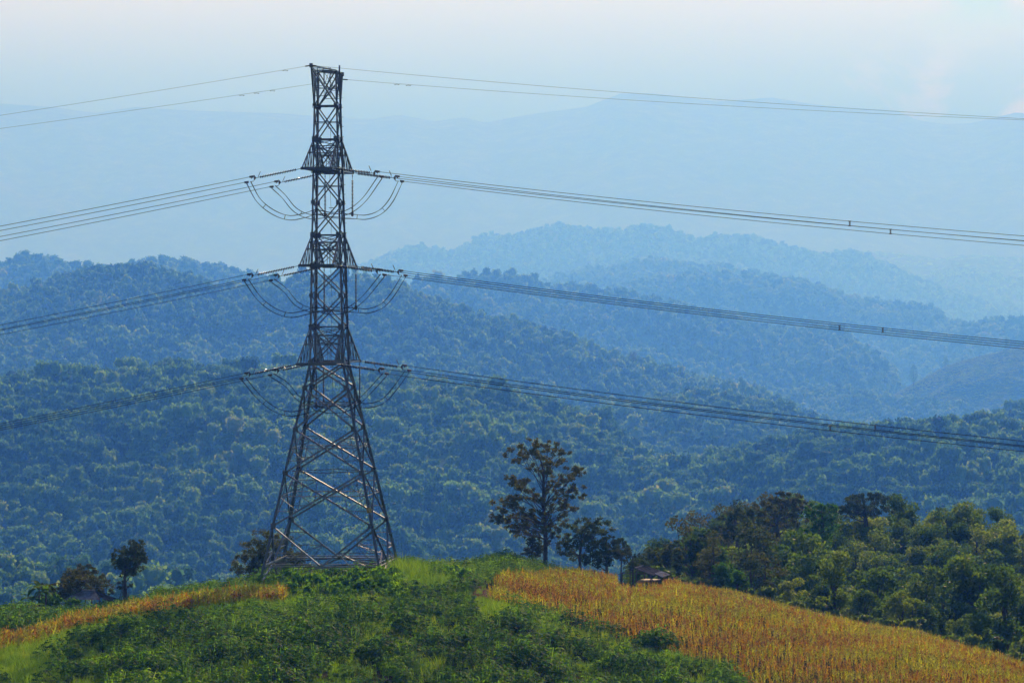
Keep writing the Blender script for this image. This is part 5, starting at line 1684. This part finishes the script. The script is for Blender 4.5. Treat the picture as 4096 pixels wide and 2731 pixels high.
# cassava
X, Y, Z, xp, yp, R_ = hill_scatter(0.95, 165, 345, jit=0.9)
clump = fbm(X / 2.4, Y / 3.2, 3)
k = (R_ == 0) & (nr.random(len(X)) < 0.85 + 1.3 * clump)
k &= ~((xp > 1030) & (xp < 1620) & (yp < 2335) & (nr.random(len(X)) < 0.35))
X, Y, Z, xp, yp, clump = X[k], Y[k], Z[k], xp[k], yp[k], clump[k]
n = len(X)
s = np.clip(0.85 + 0.95 * clump + nr.normal(0, 0.12, n), 0.35, 1.6)
s *= np.where(yp < 2345, 0.72, 1.0)
s *= np.where((xp < 1000) & (yp < 2480), 0.75, 1.0)
scatter('cassava_field', np.stack([X, Y, Z], axis=1), euler(n), np.stack([s * 1.1, s * 1.1, s], axis=1), nr.integers(0, 6, n), c_cas, 'dark green leafy cassava crop covering the slope in front of the tower', M['cassava'])
# corn
X, Y, Z, xp, yp, R_ = hill_scatter(0.36, 185, 345, xlo=1850, rows=0.60, jit=1.6)
gr = fbm(X / 5.5 + 9, Y / 7.5, 3)
k = (R_ == 1) & (nr.random(len(X)) < 0.88)
k &= ~((np.abs(xp - 2560) < 92) & (yp > 2325) & (yp < 2366))
X, Y, Z, gr = X[k], Y[k], Z[k], gr[k]
n = len(X)
green = nr.random(n) < np.clip(0.42 + 1.1 * gr, 0.08, 0.9)
idx = np.where(green, nr.integers(5, 9, n), nr.integers(0, 5, n))
s = np.clip(0.58 + 0.2 * gr + nr.normal(0, 0.10, n), 0.32, 0.9)
scatter('corn_field', np.stack([X, Y, Z], axis=1), euler(n, 0.12), np.stack([s, s, s], axis=1), idx, c_corn, 'large ripe orange and yellow green corn field on the right slope', M['corn_dry'])
X, Y, Z, xp, yp, R_ = hill_scatter(0.34, 200, 330, xhi=1300)
k = (R_ == 3)
X, Y, Z = X[k], Y[k], Z[k]
n = len(X)
gr = fbm(X / 3.0 + 4, Y / 3.0, 3)
green = nr.random(n) < np.clip(0.5 + 0.9 * gr, 0.15, 0.9)
idx = np.where(green, nr.integers(5, 9, n), nr.integers(0, 5, n))
s = np.clip(0.88 + nr.normal(0, 0.12, n), 0.45, 1.2)
scatter('corn_strip', np.stack([X, Y, Z], axis=1), euler(n, 0.12), np.stack([s, s, s], axis=1), idx, c_corn, 'narrow strip of ripe corn running down the left slope', M['corn_dry'])
# grass
X, Y, Z, xp, yp, R_ = hill_scatter(0.36, 165, 345, jit=1.5)
k = ((R_ == 2) & (nr.random(len(X)) < 0.95)) | ((R_ == 0) & (nr.random(len(X)) < 0.10)) | ((R_ == 5) & (nr.random(len(X)) < 0.03)) | ((R_ == 4) & (nr.random(len(X)) < 0.3))
k |= (R_ == 6) & (nr.random(len(X)) < 0.5)
X, Y, Z = X[k], Y[k], Z[k]
n = len(X); s = nr.uniform(0.6, 1.35, n) * (0.9 + 0.5 * fbm(X / 2.5, Y / 2.5, 2))
scatter('grass', np.stack([X, Y, Z], axis=1), euler(n), np.stack([s, s, s], axis=1), nr.integers(0, 5, n), c_grass, 'bright green grass between and around the crops', M['grass'])
# tall grass
X, Y, Z, xp, yp, R_ = hill_scatter(0.75, 200, 330, xlo=1000, xhi=2200)
k = ((R_ == 6)) | ((R_ == 4) & (nr.random(len(X)) < 0.12))
X, Y, Z = X[k], Y[k], Z[k]
n = len(X); s = nr.uniform(0.7, 1.2, n)
scatter('tall_grass', np.stack([X, Y, Z], axis=1), euler(n), np.stack([s, s, s], axis=1), nr.integers(0, 3, n), c_tall, 'tall grass clumps at the right foot of the tower', M['grass'])
# scrub in front of the tower and along the crest
X, Y, Z, xp, yp, R_ = hill_scatter(0.85, 200, 330, xlo=1000, xhi=2200)
k = (R_ == 4) & (nr.random(len(X)) < 0.85)
X, Y, Z = X[k], Y[k], Z[k]
n = len(X); s = nr.uniform(0.45, 0.95, n)
scatter('scrub', np.stack([X, Y, Z - 0.2], axis=1), euler(n), np.stack([s, s, s * nr.uniform(0.9, 1.5, n)], axis=1), nr.integers(0, 5, n), c_shr, 'dense green scrub at the foot of the tower', M['cassava'])
# undergrowth along the wood edge and behind the crest
X0 = []
for i in range(420):
    xq = wr.uniform(2600, 4500)
    Dq = float(interp(xq, dc_pts)) + wr.uniform(8, 40)
    Xq = Cx(xq, Dq)
    X0.append((Xq, Dq, z_all(Xq, Dq) - 0.3))
X0 = np.array(X0); n = len(X0)
s = nr.uniform(0.5, 1.4, n)
c_und = proto_collection('wood_edge_plants', [crown_proto('edge_plant_%d' % i, g2, 420, 0.20, M['rubber'], tall=g2.uniform(0.7, 1.1), nb=7) for i in range(5)])
scatter('undergrowth', X0, euler(n), np.stack([s, s, s], axis=1), nr.integers(0, 5, n), c_und, 'dark undergrowth along the edge of the wood behind the corn', M['cassava'])
# bare earth patches of the field track
def earth_patch(name, label, xs, ys, seed):
    g = random.Random(seed)
    V = []; n = 26
    c = ground_at(sum(xs) / 2, sum(ys) / 2)
    V.append(c + Vector((0, 0, 0.03)))
    for i in range(n):
        a = 2 * math.pi * i / n
        r = 1 + 0.18 * math.sin(3 * a + seed) + g.uniform(-0.06, 0.06)
        p = ground_at((xs[0] + xs[1]) / 2 + (xs[1] - xs[0]) / 2 * r * math.cos(a), (ys[0] + ys[1]) / 2 + (ys[1] - ys[0]) / 2 * r * math.sin(a))
        V.append(p + Vector((0, 0, 0.03)))
    mb = MB(); mb.add(V, [(0, i + 1, (i + 1) % n + 1) for i in range(n)])
    o = mb.build(name, M['earth'])
    tag(o, label, kind='structure')
earth_patch('path', 'bare reddish track by the left corner of the large corn field', (1885, 1968), (2345, 2400), 1)
earth_patch('path', 'strip of bare earth in front of the scrub below the tower', (1275, 1455), (2422, 2432), 2)


# ------------------------------------------------------------------ haze
hz = MB()
x0, x1, y0, y1, z0, z1 = -38500, 38500, -200, 33500, FLOOR - 2.0, 1960
hz.add([(x0, y0, z0), (x1, y0, z0), (x1, y1, z0), (x0, y1, z0), (x0, y0, z1), (x1, y0, z1), (x1, y1, z1), (x0, y1, z1)],
       [(3, 2, 1, 0), (4, 5, 6, 7), (0, 1, 5, 4), (1, 2, 6, 5), (2, 3, 7, 6), (3, 0, 4, 7)])
mh, th_, oh = mat_new('haze_air')
pv = th_.nodes.new('ShaderNodeVolumePrincipled')
pv.inputs['Color'].default_value = (*HAZE_COL, 1)
pv.inputs['Density'].default_value = HAZE_DENS
pv.inputs['Anisotropy'].default_value = 0.35
pv.inputs['Absorption Color'].default_value = (1.0, 0.65, 1.0, 1)
th_.links.new(pv.outputs[0], oh.inputs['Volume'])
haze = hz.build('haze', mh)
tag(haze, 'blue haze filling the air between the hills', kind='stuff')
